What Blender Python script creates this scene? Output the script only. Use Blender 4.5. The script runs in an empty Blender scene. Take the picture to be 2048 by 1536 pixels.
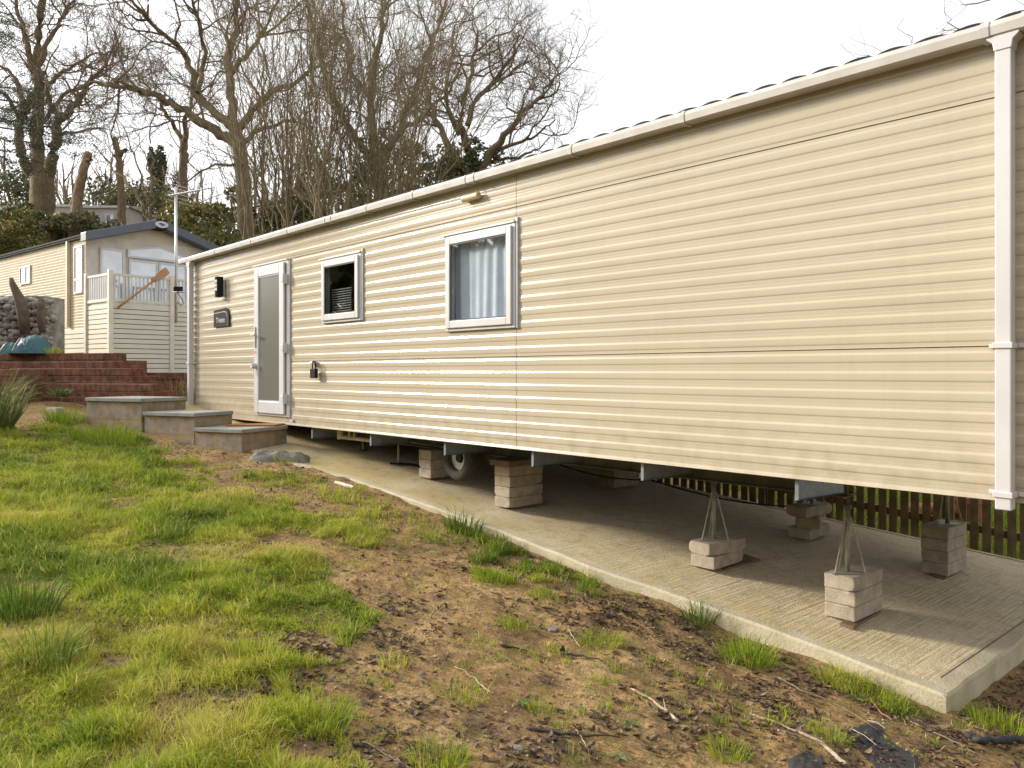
import bpy, bmesh, math, random
import numpy as np
from mathutils import Vector, Matrix

random.seed(7)
RNG = np.random.default_rng(7)
scene = bpy.context.scene
COL = scene.collection
rad = math.radians

# ------------------------------------------------------------------ camera model
F = 1588.0                      # focal length in photo pixels (2048 wide)
CX, HY = 1024.0, 744.0          # centre column, horizon row
EYE = 1.72
CA, SA = 0.742, 0.6704          # cos / sin of the yaw to the long wall
WALL = 4.476                    # distance of the caravan's long wall


def C(xc, zc, z=0.0):
    """right / forward offsets from where the photographer stood -> world"""
    return Vector((SA * xc - CA * zc, CA * xc + SA * zc, z))


def P(px, py, zc):
    return C((px - CX) / F * zc, zc, EYE - (py - HY) / F * zc)


def proj(x, y, z):
    xc = SA * x + CA * y
    zc = -CA * x + SA * y
    zc = np.where(np.abs(zc) < 1e-3, 1e-3, zc)
    return CX + F * xc / zc, HY - F * (z - EYE) / zc, zc


def wall_pt(px, py, n=WALL):
    rx = (px - CX) / F
    zc = n / (CA * rx + SA)
    return P(px, py, zc)


def slab_h(x):
    return -0.31 - 0.128 * x


# ------------------------------------------------------------------ noise
def _hash(ix, iy, seed):
    h = (ix.astype(np.int64) * 374761393 + iy.astype(np.int64) * 668265263 + seed * 1442695041) & 0x7fffffff
    h = ((h ^ (h >> 13)) * 1274126177) & 0x7fffffff
    return ((h ^ (h >> 16)) & 0xffff) / 65535.0


def vnoise(x, y, seed=0):
    x = np.asarray(x, float); y = np.asarray(y, float)
    ix = np.floor(x); iy = np.floor(y)
    fx = x - ix; fy = y - iy
    fx = fx * fx * (3 - 2 * fx); fy = fy * fy * (3 - 2 * fy)
    a = _hash(ix, iy, seed); b = _hash(ix + 1, iy, seed)
    c = _hash(ix, iy + 1, seed); d = _hash(ix + 1, iy + 1, seed)
    return (a * (1 - fx) + b * fx) * (1 - fy) + (c * (1 - fx) + d * fx) * fy


def fbm(x, y, seed=0, oct=4):
    s = 0; a = 0.5; t = 0
    for i in range(oct):
        s = s + a * vnoise(x * 2 ** i, y * 2 ** i, seed + i * 17); t += a; a *= 0.5
    return s / t


def sstep(a, b, x):
    t = np.clip((x - a) / (b - a), 0, 1)
    return t * t * (3 - 2 * t)


# ------------------------------------------------------------------ terrain
def edge_n(s):
    return 4.26 + (7.2 - s) * 0.09


def terr0(x, y):
    x = np.asarray(x, float); y = np.asarray(y, float)
    s = -x
    sl = np.minimum(-0.31 + 0.128 * s, 1.35)
    en = edge_n(s)
    th = 0.015 + 0.08 * sstep(8.0, 2.0, s)
    t = np.clip(y / en, -1.5, 1.0)
    lawn = (1 - t) * np.clip(0.12 + 0.085 * s, -1.0, 1.25) + t * (sl - th)
    beyond = sl - 0.13 - 0.12 * sstep(7.0, 9.5, y)
    under = sstep(0.0, 0.25, y - en)
    z = lawn * (1 - under) + beyond * under
    # lip of soil beside the slab at the left where it is flush
    zc = CA * s + SA * y
    xc = -SA * s + CA * y
    # raised garden behind the brick steps
    up = sstep(11.7, 12.3, zc) * sstep(-5.8, -6.2, xc)
    up = np.maximum(up, sstep(13.0, 13.25, zc) * sstep(12.55, 12.85, s) * sstep(0.0, 1.0, y - 2.0))
    z = z * (1 - up) + 1.60 * up
    # bank and hillside
    far = np.maximum(z, 1.60 * sstep(12.0, 20.0, zc) + z * (1 - sstep(12.0, 20.0, zc)))
    lft = sstep(9.0, 3.0, xc)
    z = z * (1 - lft) + far * lft
    hill = np.clip(zc - 27.5, 0, 18) * 0.45 + np.clip(zc - 45.5, 0, 60) * 0.10
    z = z + hill * (1 - .35 * sstep(-17.0, -8.0, xc)) * sstep(40.0, 14.0, xc)
    return z


def terr(x, y):
    z = terr0(x, y)
    zc = -CA * np.asarray(x, float) + SA * np.asarray(y, float)
    near = sstep(16.0, 8.0, zc)
    z = z + near * ((fbm(x * 1.7, y * 1.7, 3, 3) - 0.5) * 0.07 + (fbm(x * 9, y * 9, 9, 3) - 0.5) * 0.034 + (fbm(x * 30, y * 30, 19, 2) - 0.5) * 0.016)
    z = z + (1 - near) * (fbm(x * .35, y * .35, 5, 4) - 0.5) * 0.7 * sstep(26, 32, zc)
    return z


def T(x, y):
    return float(terr(np.array([x]), np.array([y]))[0])


def gpt(px, py, lift=0.0):
    """point of the ground seen at a photo pixel"""
    rx = (px - CX) / F; ry = -(py - HY) / F
    zc = np.linspace(1.0, 60, 3000)
    xs = SA * rx * zc - CA * zc; ys = CA * rx * zc + SA * zc
    d = EYE + ry * zc - terr(xs, ys)
    i = int(np.argmax(d < 0))
    return Vector((xs[i], ys[i], terr(xs[i:i + 1], ys[i:i + 1])[0] + lift))


# ------------------------------------------------------------------ materials
def new_mat(name):
    m = bpy.data.materials.new(name); m.use_nodes = True
    nt = m.node_tree
    b = nt.nodes['Principled BSDF']
    return m, nt, b


def N(nt, t, **kw):
    n = nt.nodes.new(t)
    for k, v in kw.items():
        if k in n.inputs.keys() if hasattr(n.inputs, 'keys') else False:
            n.inputs[k].default_value = v
        else:
            setattr(n, k, v)
    return n


def noise_node(nt, scale, detail=4, rough=0.55, vec=None, stretch=None):
    geo = nt.nodes.new('ShaderNodeNewGeometry')
    src = geo.outputs['Position'] if vec is None else vec
    if stretch is not None:
        mp = nt.nodes.new('ShaderNodeMapping')
        mp.inputs['Scale'].default_value = stretch
        nt.links.new(src, mp.inputs['Vector']); src = mp.outputs['Vector']
    n = nt.nodes.new('ShaderNodeTexNoise')
    n.inputs['Scale'].default_value = scale
    n.inputs['Detail'].default_value = detail
    n.inputs['Roughness'].default_value = rough
    nt.links.new(src, n.inputs['Vector'])
    return n


def ramp(nt, fac, stops):
    r = nt.nodes.new('ShaderNodeValToRGB')
    e = r.color_ramp.elements
    while len(e) < len(stops):
        e.new(0.5)
    for k, (p, c) in enumerate(stops):
        e[k].position = p
        e[k].color = (c[0], c[1], c[2], 1)
    nt.links.new(fac, r.inputs['Fac'])
    return r


def mixc(nt, fac, a, b, blend='MIX'):
    m = nt.nodes.new('ShaderNodeMixRGB'); m.blend_type = blend
    for sock, v in ((m.inputs['Fac'], fac), (m.inputs['Color1'], a), (m.inputs['Color2'], b)):
        if hasattr(v, 'links'):
            nt.links.new(v, sock)
        elif isinstance(v, (int, float)):
            sock.default_value = v
        else:
            sock.default_value = (v[0], v[1], v[2], 1)
    return m.outputs['Color']


def bump(nt, b, h, strength=0.3, dist=0.01, prev=None):
    n = nt.nodes.new('ShaderNodeBump')
    n.inputs['Strength'].default_value = strength
    n.inputs['Distance'].default_value = dist
    nt.links.new(h, n.inputs['Height'])
    if prev is not None:
        nt.links.new(prev, n.inputs['Normal'])
    nt.links.new(n.outputs['Normal'], b.inputs['Normal'])
    return n.outputs['Normal']


def simple(name, c1, c2=None, scale=8, rough=0.5, bs=0.0, bscale=60, metal=0.0, spec=0.5, coat=0.0, stops=(0.35, 0.65), detail=4, bdist=0.004):
    m, nt, b = new_mat(name)
    c2 = c2 or tuple(v * 0.82 for v in c1)
    n = noise_node(nt, scale, detail)
    r = ramp(nt, n.outputs['Fac'], [(stops[0], c2), (stops[1], c1)])
    nt.links.new(r.outputs['Color'], b.inputs['Base Color'])
    b.inputs['Roughness'].default_value = rough
    b.inputs['Metallic'].default_value = metal
    b.inputs['Specular IOR Level'].default_value = spec
    b.inputs['Coat Weight'].default_value = coat
    if bs > 0:
        n2 = noise_node(nt, bscale, 5)
        bump(nt, b, n2.outputs['Fac'], bs, bdist)
    return m


M = {}
M['white'] = simple('white_upvc', (.56, .55, .56), (.51, .50, .51), 3, .32, spec=.5)
M['white2'] = simple('gutter_upvc', (.50, .47, .44), (.41, .38, .35), 5, .38)
M['grey_and_side_shade'] = simple('grey_and_side_shade', (.52, .53, .57), None, 3, .35)  # grey parts, also the shade painted on frame sides
M['bracket'] = simple('bracket_upvc', (.46, .44, .42), None, 6, .4)
M['black'] = simple('black_plastic', (.018, .017, .018), None, 12, .6, spec=.08)
M['rubber'] = simple('rubber', (.03, .028, .025), (.055, .047, .035), 9, .8, .3, 80)
M['seal'] = simple('rubber_seal', (.03, .03, .032), None, 9, .6)
M['galv'] = simple('galvanised_steel', (.36, .39, .44), (.27, .30, .35), 14, .45, metal=.55)
M['galv_dull'] = simple('dull_galvanised', (.42, .40, .34), (.30, .28, .22), 18, .5, metal=.4)
M['chassis'] = simple('chassis_steel', (.16, .155, .13), (.10, .095, .08), 6, .6, metal=.2)
M['floor_under'] = simple('floor_underside', (.22, .20, .17), None, 3, .9)
M['rim'] = simple('white_rim', (.80, .78, .74), (.66, .63, .57), 14, .4)
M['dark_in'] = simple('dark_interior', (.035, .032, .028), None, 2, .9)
M['wood_old'] = simple('weathered_wood', (.14, .105, .07), (.07, .052, .037), 9, .85, .5, 40)
M['fence'] = simple('fence_wood', (.26, .20, .10), (.15, .11, .055), 7, .9, .4, 40)
M['ply'] = simple('plywood', (.20, .135, .075), (.12, .08, .045), 14, .8, .3, 60)
M['terracotta'] = simple('terracotta', (.45, .15, .09), (.35, .11, .07), 6, .8)
M['stick'] = simple('stick_bark', (.26, .19, .12), (.13, .09, .06), 30, .85, .4, 150)
M['stick_pale'] = simple('pale_bark', (.46, .38, .28), (.20, .14, .09), 26, .8, .4, 150)
M['stick_dark'] = simple('wet_bark', (.05, .036, .027), None, 30, .7, .4, 150)
M['teal'] = simple('teal_plastic', (.022, .11, .125), (.012, .065, .08), 6, .45, .6, 14, bdist=.03)
M['oar'] = simple('varnished_wood', (.42, .19, .055), (.30, .125, .035), 5, .35, coat=.3)
M['slate'] = simple('slate_chip', (.20, .18, .16), (.12, .105, .09), 20, .7, .4, 60)
M['brickchip'] = simple('brick_chip', (.36, .17, .075), (.22, .10, .05), 25, .85, .4, 80)
M['membrane'] = simple('weed_membrane', (.022, .022, .024), (.04, .036, .033), 14, .8, .3, 300)
M['mat'] = simple('coir_mat', (.36, .16, .055), (.25, .105, .035), 60, .95, .8, 240)
M['navy'] = simple('navy_timber', (.05, .052, .085), None, 4, .6)
M['alu'] = simple('aluminium', (.62, .62, .62), (.5, .5, .5), 4, .35, metal=.6)
M['curtain'] = simple('net_curtain', (.74, .78, .86), (.66, .70, .78), 4, .9)
M['blind'] = simple('blind_slat', (.42, .40, .36), None, 4, .6)
M['orange'] = simple('orange_sticker', (.65, .14, .05), None, 6, .5)
M['beige'] = simple('beige_plastic', (.58, .48, .28), None, 5, .45)
M['lamp_glass'] = simple('frosted_panel', (.75, .74, .70), None, 5, .4)
M['letter'] = simple('pale_lettering', (.60, .60, .60), None, 5, .4)
M['dark_roof'] = simple('dark_roof', (.045, .047, .052), (.03, .03, .033), 7, .8, spec=.15)
M['fascia2'] = simple('grey_fascia', (.085, .10, .13), (.07, .085, .11), 4, .4)
M['deckboard'] = simple('cream_upvc', (.62, .57, .48), (.57, .52, .43), 3, .4)
M['deckpost'] = simple('cream_post', (.66, .60, .50), None, 3, .4)
M['side2'] = simple('beige_siding', (.60, .50, .37), (.55, .455, .335), 3, .45)
M['gable2'] = simple('pale_siding', (.66, .60, .52), None, 3, .45)
M['far_wall'] = simple('far_siding', (.50, .46, .44), (.43, .395, .37), 1.2, .6)
M['far_roof'] = simple('far_roof', (.55, .52, .50), (.42, .38, .35), 1.5, .6)
M['far_white'] = simple('far_white', (.66, .66, .67), None, 2, .5)

# --- cream cladding: glossy painted aluminium, faint dirt streaks
m, nt, b = new_mat('cream_cladding')
n1 = noise_node(nt, 1.2, 4, stretch=(1, 1, 2.5))
r1 = ramp(nt, n1.outputs['Fac'], [(.3, (.435, .378, .287)), (.7, (.468, .411, .316))])
n2 = noise_node(nt, 70, 2)
r2 = ramp(nt, n2.outputs['Fac'], [(.73, (1, 1, 1)), (.78, (.72, .68, .62))])
c = mixc(nt, .5, r1.outputs['Color'], r2.outputs['Color'], 'MULTIPLY')
# faint rain streaks and splash dirt towards the bottom edge
geo = nt.nodes.new('ShaderNodeNewGeometry'); sep = nt.nodes.new('ShaderNodeSeparateXYZ'); nt.links.new(geo.outputs['Position'], sep.inputs['Vector'])
mr = nt.nodes.new('ShaderNodeMapRange'); mr.inputs['From Min'].default_value = 1.55; mr.inputs['From Max'].default_value = 1.07; nt.links.new(sep.outputs['Z'], mr.inputs['Value'])
ns = noise_node(nt, 9, 5); nstk = noise_node(nt, 16, 4, stretch=(1, 1, .06))
ml = nt.nodes.new('ShaderNodeMath'); ml.operation = 'MULTIPLY'; nt.links.new(mr.outputs['Result'], ml.inputs[0]); nt.links.new(ramp(nt, ns.outputs['Fac'], [(.42, (0, 0, 0)), (.7, (.45, .45, .45))]).outputs['Color'], ml.inputs[1])
c = mixc(nt, ml.outputs['Value'], c, (.27, .21, .13))
c = mixc(nt, .16, c, ramp(nt, nstk.outputs['Fac'], [(.30, (.86, .84, .80)), (.50, (1, 1, 1))]).outputs['Color'], 'MULTIPLY')
nt.links.new(c, b.inputs['Base Color'])
n3 = noise_node(nt, 3.0, 3, stretch=(1, 1, 6))
rr = nt.nodes.new('ShaderNodeMapRange'); rr.inputs['To Min'].default_value = .12; rr.inputs['To Max'].default_value = .18
nt.links.new(n3.outputs['Fac'], rr.inputs['Value']); nt.links.new(rr.outputs['Result'], b.inputs['Roughness'])
b.inputs['Specular IOR Level'].default_value = .30
n4 = noise_node(nt, 1.6, 1, stretch=(.5, 1, 1.2))
bump(nt, b, n4.outputs['Fac'], .12, .008)
M['clad'] = m

# --- concrete slab with brushed grooves running across it
m, nt, b = new_mat('brushed_concrete')
n1 = noise_node(nt, 1.3, 5); n2 = noise_node(nt, 45, 5)
base = ramp(nt, n1.outputs['Fac'], [(.3, (.53, .43, .28)), (.72, (.68, .56, .38))])
c = mixc(nt, .35, base.outputs['Color'], ramp(nt, n2.outputs['Fac'], [(.35, (.36, .30, .205)), (.6, (.74, .64, .455))]).outputs['Color'])
geo = nt.nodes.new('ShaderNodeNewGeometry'); sep = nt.nodes.new('ShaderNodeSeparateXYZ')
nt.links.new(geo.outputs['Position'], sep.inputs['Vector'])
n3 = noise_node(nt, 1.1, 5)
# green-yellow algae on the open side of the slab
mr = nt.nodes.new('ShaderNodeMapRange'); mr.inputs['From Min'].default_value = 5.7; mr.inputs['From Max'].default_value = 4.5
nt.links.new(sep.outputs['Y'], mr.inputs['Value'])
mlt = nt.nodes.new('ShaderNodeMath'); mlt.operation = 'MULTIPLY'
nt.links.new(mr.outputs['Result'], mlt.inputs[0])
al = ramp(nt, n3.outputs['Fac'], [(.36, (0, 0, 0)), (.56, (.85, .85, .85))])
nt.links.new(al.outputs['Color'], mlt.inputs[1])
c = mixc(nt, mlt.outputs['Value'], c, (.44, .345, .135))
n5 = noise_node(nt, 9, 4)
c = mixc(nt, .55, c, ramp(nt, n5.outputs['Fac'], [(.30, (.62, .60, .58)), (.52, (1, 1, 1))]).outputs['Color'], 'MULTIPLY')
nt.links.new(c, b.inputs['Base Color'])
b.inputs['Roughness'].default_value = .88
br = noise_node(nt, 46, 3, .6, stretch=(1, .03, 0))
g2 = noise_node(nt, 90, 4)
addm = nt.nodes.new('ShaderNodeMath'); addm.operation = 'MULTIPLY_ADD'
nt.links.new(g2.outputs['Fac'], addm.inputs[0]); addm.inputs[1].default_value = .55
nt.links.new(br.outputs['Fac'], addm.inputs[2])
bump(nt, b, addm.outputs['Value'], .72, .024)
M['slab'] = m
M['slab_edge'] = simple('trowelled_concrete', (.52, .455, .33), (.40, .345, .22), 5, .88, .7, 55, bdist=.008)
M['block'] = simple('concrete_block', (.44, .375, .30), (.31, .26, .20), 11, .92, .7, 70, bdist=.006)
M['block_tan'] = simple('tan_block', (.40, .32, .22), (.30, .235, .155), 14, .92, .7, 70, bdist=.006)
M['paving'] = simple('paving_slab', (.30, .30, .275), (.22, .225, .20), 6, .85, .4, 80)
M['gabion'] = simple('gabion_stone', (.36, .335, .30), (.16, .14, .115), 4, .9, .4, 30)
M['pvc'] = simple('pvc_pipe', (.72, .71, .68), (.6, .58, .52), 14, .4)

# --- block masonry with mortar for the steps (brick texture on box-like projection)
def masonry(name, c1, c2, mort, bw, bh, ms, bs=.5, rough=.9, noise_c=None):
    m, nt, b = new_mat(name)
    tc = nt.nodes.new('ShaderNodeTexCoord')
    br = nt.nodes.new('ShaderNodeTexBrick')
    br.inputs['Color1'].default_value = (*c1, 1); br.inputs['Color2'].default_value = (*c2, 1)
    br.inputs['Mortar'].default_value = (*mort, 1)
    br.inputs['Scale'].default_value = 1.0
    br.inputs['Mortar Size'].default_value = ms
    br.inputs['Mortar Smooth'].default_value = .15
    br.inputs['Brick Width'].default_value = bw; br.inputs['Row Height'].default_value = bh
    # wobble the coordinates slightly so that joints are not ruler straight
    nz = noise_node(nt, 6, 3, vec=tc.outputs['UV'])
    ad = nt.nodes.new('ShaderNodeVectorMath'); ad.operation = 'MULTIPLY_ADD'
    nt.links.new(nz.outputs['Color'], ad.inputs[0]); ad.inputs[1].default_value = (.016, .016, 0)
    nt.links.new(tc.outputs['UV'], ad.inputs[2])
    nt.links.new(ad.outputs['Vector'], br.inputs['Vector'])
    n1 = noise_node(nt, 9, 5)
    dirt = ramp(nt, n1.outputs['Fac'], [(.3, noise_c or (.55, .52, .48)), (.62, (1, 1, 1))])
    c = mixc(nt, .8, br.outputs['Color'], dirt.outputs['Color'], 'MULTIPLY')
    nt.links.new(c, b.inputs['Base Color']); b.inputs['Roughness'].default_value = rough
    n2 = noise_node(nt, 60, 4)
    inv = nt.nodes.new('ShaderNodeMath'); inv.operation = 'MULTIPLY_ADD'
    nt.links.new(br.outputs['Fac'], inv.inputs[0]); inv.inputs[1].default_value = -1.2
    nt.links.new(n2.outputs['Fac'], inv.inputs[2])
    bump(nt, b, inv.outputs['Value'], bs, .012)
    return m

M['blockwork'] = masonry('step_blockwork', (.36, .295, .225), (.28, .23, .175), (.36, .25, .12), .45, .225, .022, .8)
M['brick'] = masonry('red_brick', (.26, .085, .045), (.14, .050, .030), (.22, .14, .10), .235, .078, .011, noise_c=(.26, .22, .20))
M['brick_edge'] = masonry('brick_on_edge', (.28, .092, .048), (.15, .055, .032), (.19, .12, .08), .085, .25, .010, noise_c=(.26, .22, .18))

# --- soil / lawn ground
m, nt, b = new_mat('lawn_soil')
att = nt.nodes.new('ShaderNodeAttribute'); att.attribute_name = 'grassy'
n1 = noise_node(nt, 2.2, 6); n2 = noise_node(nt, 26, 6, .65); n3 = noise_node(nt, 7, 5)
soil = ramp(nt, n1.outputs['Fac'], [(.34, (.29, .185, .09)), (.50, (.43, .285, .13)), (.68, (.52, .365, .18))])
fine = ramp(nt, n2.outputs['Fac'], [(.32, (.38, .34, .32)), (.5, (.9, .88, .85)), (.7, (1.15, 1.12, 1.05))])
c = mixc(nt, .85, soil.outputs['Color'], fine.outputs['Color'], 'MULTIPLY')
n6 = noise_node(nt, 75, 5, .7)
c = mixc(nt, .9, c, ramp(nt, n6.outputs['Fac'], [(.36, (.30, .27, .26)), (.47, (.92, .90, .88)), (.60, (1.05, 1.05, 1.0)), (.70, (1.5, 1.42, 1.3))]).outputs['Color'], 'MULTIPLY')
n7 = noise_node(nt, 3.4, 5)
c = mixc(nt, ramp(nt, n7.outputs['Fac'], [(.54, (0, 0, 0)), (.67, (.65, .65, .65))]).outputs['Color'], c, mixc(nt, n6.outputs['Fac'], (.035, .022, .018), (.22, .145, .10)))
moss = ramp(nt, n3.outputs['Fac'], [(.50, (0, 0, 0)), (.64, (.6, .6, .6))])
c = mixc(nt, moss.outputs['Color'], c, (.20, .17, .045))
c = mixc(nt, att.outputs['Fac'], c, mixc(nt, n2.outputs['Fac'], (.085, .068, .026), (.20, .175, .055)))
nt.links.new(c, b.inputs['Base Color']); b.inputs['Roughness'].default_value = .95
b.inputs['Specular IOR Level'].default_value = .25
bn = noise_node(nt, 40, 6, .7)
bump(nt, b, bn.outputs['Fac'], 1.0, .035)
M['soil'] = m

# --- blades / leaves with a per-element tint
def leafy(name, stops, trans=.35, rough=.55, spec=.3):
    m, nt, b = new_mat(name)
    a = nt.nodes.new('ShaderNodeAttribute'); a.attribute_name = 'tint'
    r = ramp(nt, a.outputs['Fac'], stops)
    nt.links.new(r.outputs['Color'], b.inputs['Base Color'])
    b.inputs['Roughness'].default_value = rough
    b.inputs['Specular IOR Level'].default_value = spec
    if trans > 0:
        tr = nt.nodes.new('ShaderNodeBsdfTranslucent')
        nt.links.new(r.outputs['Color'], tr.inputs['Color'])
        mx = nt.nodes.new('ShaderNodeMixShader'); mx.inputs['Fac'].default_value = trans
        nt.links.new(b.outputs['BSDF'], mx.inputs[1]); nt.links.new(tr.outputs['BSDF'], mx.inputs[2])
        nt.links.new(mx.outputs['Shader'], nt.nodes['Material Output'].inputs['Surface'])
    return m

M['grass'] = leafy('grass_blades', [(0, (.12, .195, .020)), (.35, (.25, .34, .028)), (.65, (.40, .43, .042)), (.85, (.52, .47, .10)), (1, (.55, .45, .20))], .4, .6, .15)
M['grass_dark'] = leafy('coarse_grass', [(0, (.055, .11, .016)), (.5, (.11, .19, .028)), (1, (.25, .28, .05))])
M['sedge'] = leafy('sedge_blades', [(0, (.08, .12, .03)), (.6, (.20, .23, .07)), (1, (.40, .36, .18))])
M['litter'] = leafy('dead_leaves', [(0, (.040, .027, .020)), (.4, (.095, .062, .043)), (.75, (.19, .122, .078)), (.93, (.30, .19, .10)), (1, (.36, .19, .09))], .1, .6)
M['ivy'] = leafy('ivy_leaves', [(0, (.055, .060, .027)), (.5, (.115, .118, .050)), (.85, (.19, .17, .075)), (1, (.26, .21, .10))], .2)
M['bramble'] = leafy('bramble_leaves', [(0, (.05, .060, .018)), (.45, (.125, .130, .038)), (.8, (.23, .20, .055)), (1, (.28, .17, .07))], .25)
M['conif'] = leafy('conifer_needles', [(0, (.034, .042, .024)), (.6, (.065, .078, .040)), (1, (.11, .115, .055))], .1)
M['weed'] = leafy('weed_leaves', [(0, (.07, .11, .03)), (1, (.17, .22, .08))], .25)
M['dry'] = leafy('dry_stalks', [(0, (.16, .11, .05)), (1, (.34, .25, .12))], .2)
M['pebble'] = leafy('pebbles', [(0, (.13, .09, .06)), (.7, (.25, .18, .115)), (1, (.36, .29, .22))], 0, .85)

def bark(name, c1, c2, moss, lo=.45, hi=.7):
    m, nt, b = new_mat(name)
    n1 = noise_node(nt, 3, 5); n2 = noise_node(nt, 14, 5, stretch=(1, 1, .3))
    c = ramp(nt, n2.outputs['Fac'], [(.35, c2), (.65, c1)]).outputs['Color']
    f = ramp(nt, n1.outputs['Fac'], [(lo, (0, 0, 0)), (hi, (.8, .8, .8))]).outputs['Color']
    c = mixc(nt, f, c, moss)
    nt.links.new(c, b.inputs['Base Color']); b.inputs['Roughness'].default_value = .9
    b.inputs['Specular IOR Level'].default_value = .2
    bump(nt, b, n2.outputs['Fac'], .8, .05)
    return m

M['bark_oak'] = bark('oak_bark', (.23, .17, .115), (.12, .088, .06), (.14, .12, .045))
M['bark_moss'] = bark('mossy_bark', (.21, .16, .105), (.115, .085, .055), (.18, .15, .06), .42, .66)
M['bark_twig'] = bark('twig_bark', (.25, .185, .125), (.16, .115, .078), (.20, .155, .07), .5, .75)
M['bark_pale'] = bark('pale_dead_wood', (.27, .19, .12), (.14, .095, .06), (.10, .085, .04), .55, .8)
M['bark_hazel'] = bark('hazel_bark', (.255, .205, .13), (.155, .122, .078), (.22, .18, .085), .45, .7)

# glass: real reflecting pane over what lies behind
def glass(name, tint, rough=.02, alpha_mix=.75):
    m, nt, b = new_mat(name)
    b.inputs['Base Color'].default_value = (*tint, 1)
    b.inputs['Roughness'].default_value = rough
    b.inputs['Transmission Weight'].default_value = 1
    b.inputs['IOR'].default_value = 1.0
    gl = nt.nodes.new('ShaderNodeBsdfGlossy'); gl.inputs['Roughness'].default_value = rough
    tr = nt.nodes.new('ShaderNodeBsdfTransparent'); tr.inputs['Color'].default_value = (*tint, 1)
    lw = nt.nodes.new('ShaderNodeLayerWeight'); lw.inputs['Blend'].default_value = .5
    pw = nt.nodes.new('ShaderNodeMath'); pw.operation = 'POWER'; pw.inputs[1].default_value = 3.5; nt.links.new(lw.outputs['Facing'], pw.inputs[0])
    fr = nt.nodes.new('ShaderNodeMath'); fr.operation = 'MULTIPLY_ADD'; fr.inputs[1].default_value = .85; fr.inputs[2].default_value = .06; nt.links.new(pw.outputs['Value'], fr.inputs[0])
    mx = nt.nodes.new('ShaderNodeMixShader')
    nt.links.new(fr.outputs['Value'], mx.inputs['Fac']); nt.links.new(tr.outputs['BSDF'], mx.inputs[1]); nt.links.new(gl.outputs['BSDF'], mx.inputs[2])
    nt.links.new(mx.outputs['Shader'], nt.nodes['Material Output'].inputs['Surface'])
    return m

M['glass'] = glass('window_glass', (.92, .94, .95))
m, nt, b = new_mat('frosted_glass')
b.inputs['Base Color'].default_value = (.15, .15, .132, 1); b.inputs['Roughness'].default_value = .16
b.inputs['Specular IOR Level'].default_value = .6
n1 = noise_node(nt, 180, 3); bump(nt, b, n1.outputs['Fac'], .25, .003)
M['frost'] = m
m, nt, b = new_mat('sky_reflecting_glass')
b.inputs['Base Color'].default_value = (.22, .25, .28, 1); b.inputs['Roughness'].default_value = .04
b.inputs['Specular IOR Level'].default_value = 1.0; b.inputs['IOR'].default_value = 2.2
n1 = noise_node(nt, 2, 2); r1 = ramp(nt, n1.outputs['Fac'], [(.4, (.20, .23, .26)), (.6, (.34, .37, .40))]); nt.links.new(r1.outputs['Color'], b.inputs['Base Color'])
M['glass2'] = m


# ------------------------------------------------------------------ object helpers
def tag(o, label=None, cat=None, group=None, kind=None):
    if label: o['label'] = label
    if cat: o['category'] = cat
    if group: o['group'] = group
    if kind: o['kind'] = kind
    return o


def thing(name, label, cat, loc, group=None):
    o = bpy.data.objects.new(name, None); COL.objects.link(o)
    o.location = loc; o.empty_display_size = .1
    return tag(o, label, cat, group)


def attach(o, parent):
    o.parent = parent
    p = parent; off = Vector((0, 0, 0))
    while p is not None and p.type == 'EMPTY':
        off = off + Vector(p.location); p = p.parent
    o.matrix_parent_inverse = Matrix.Translation(-off)


def copy_tree(o, parent=None):
    c = o.copy(); COL.objects.link(c)
    if parent is not None:
        c.parent = parent
    for ch in list(o.children):
        copy_tree(ch, c)
    return c


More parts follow.
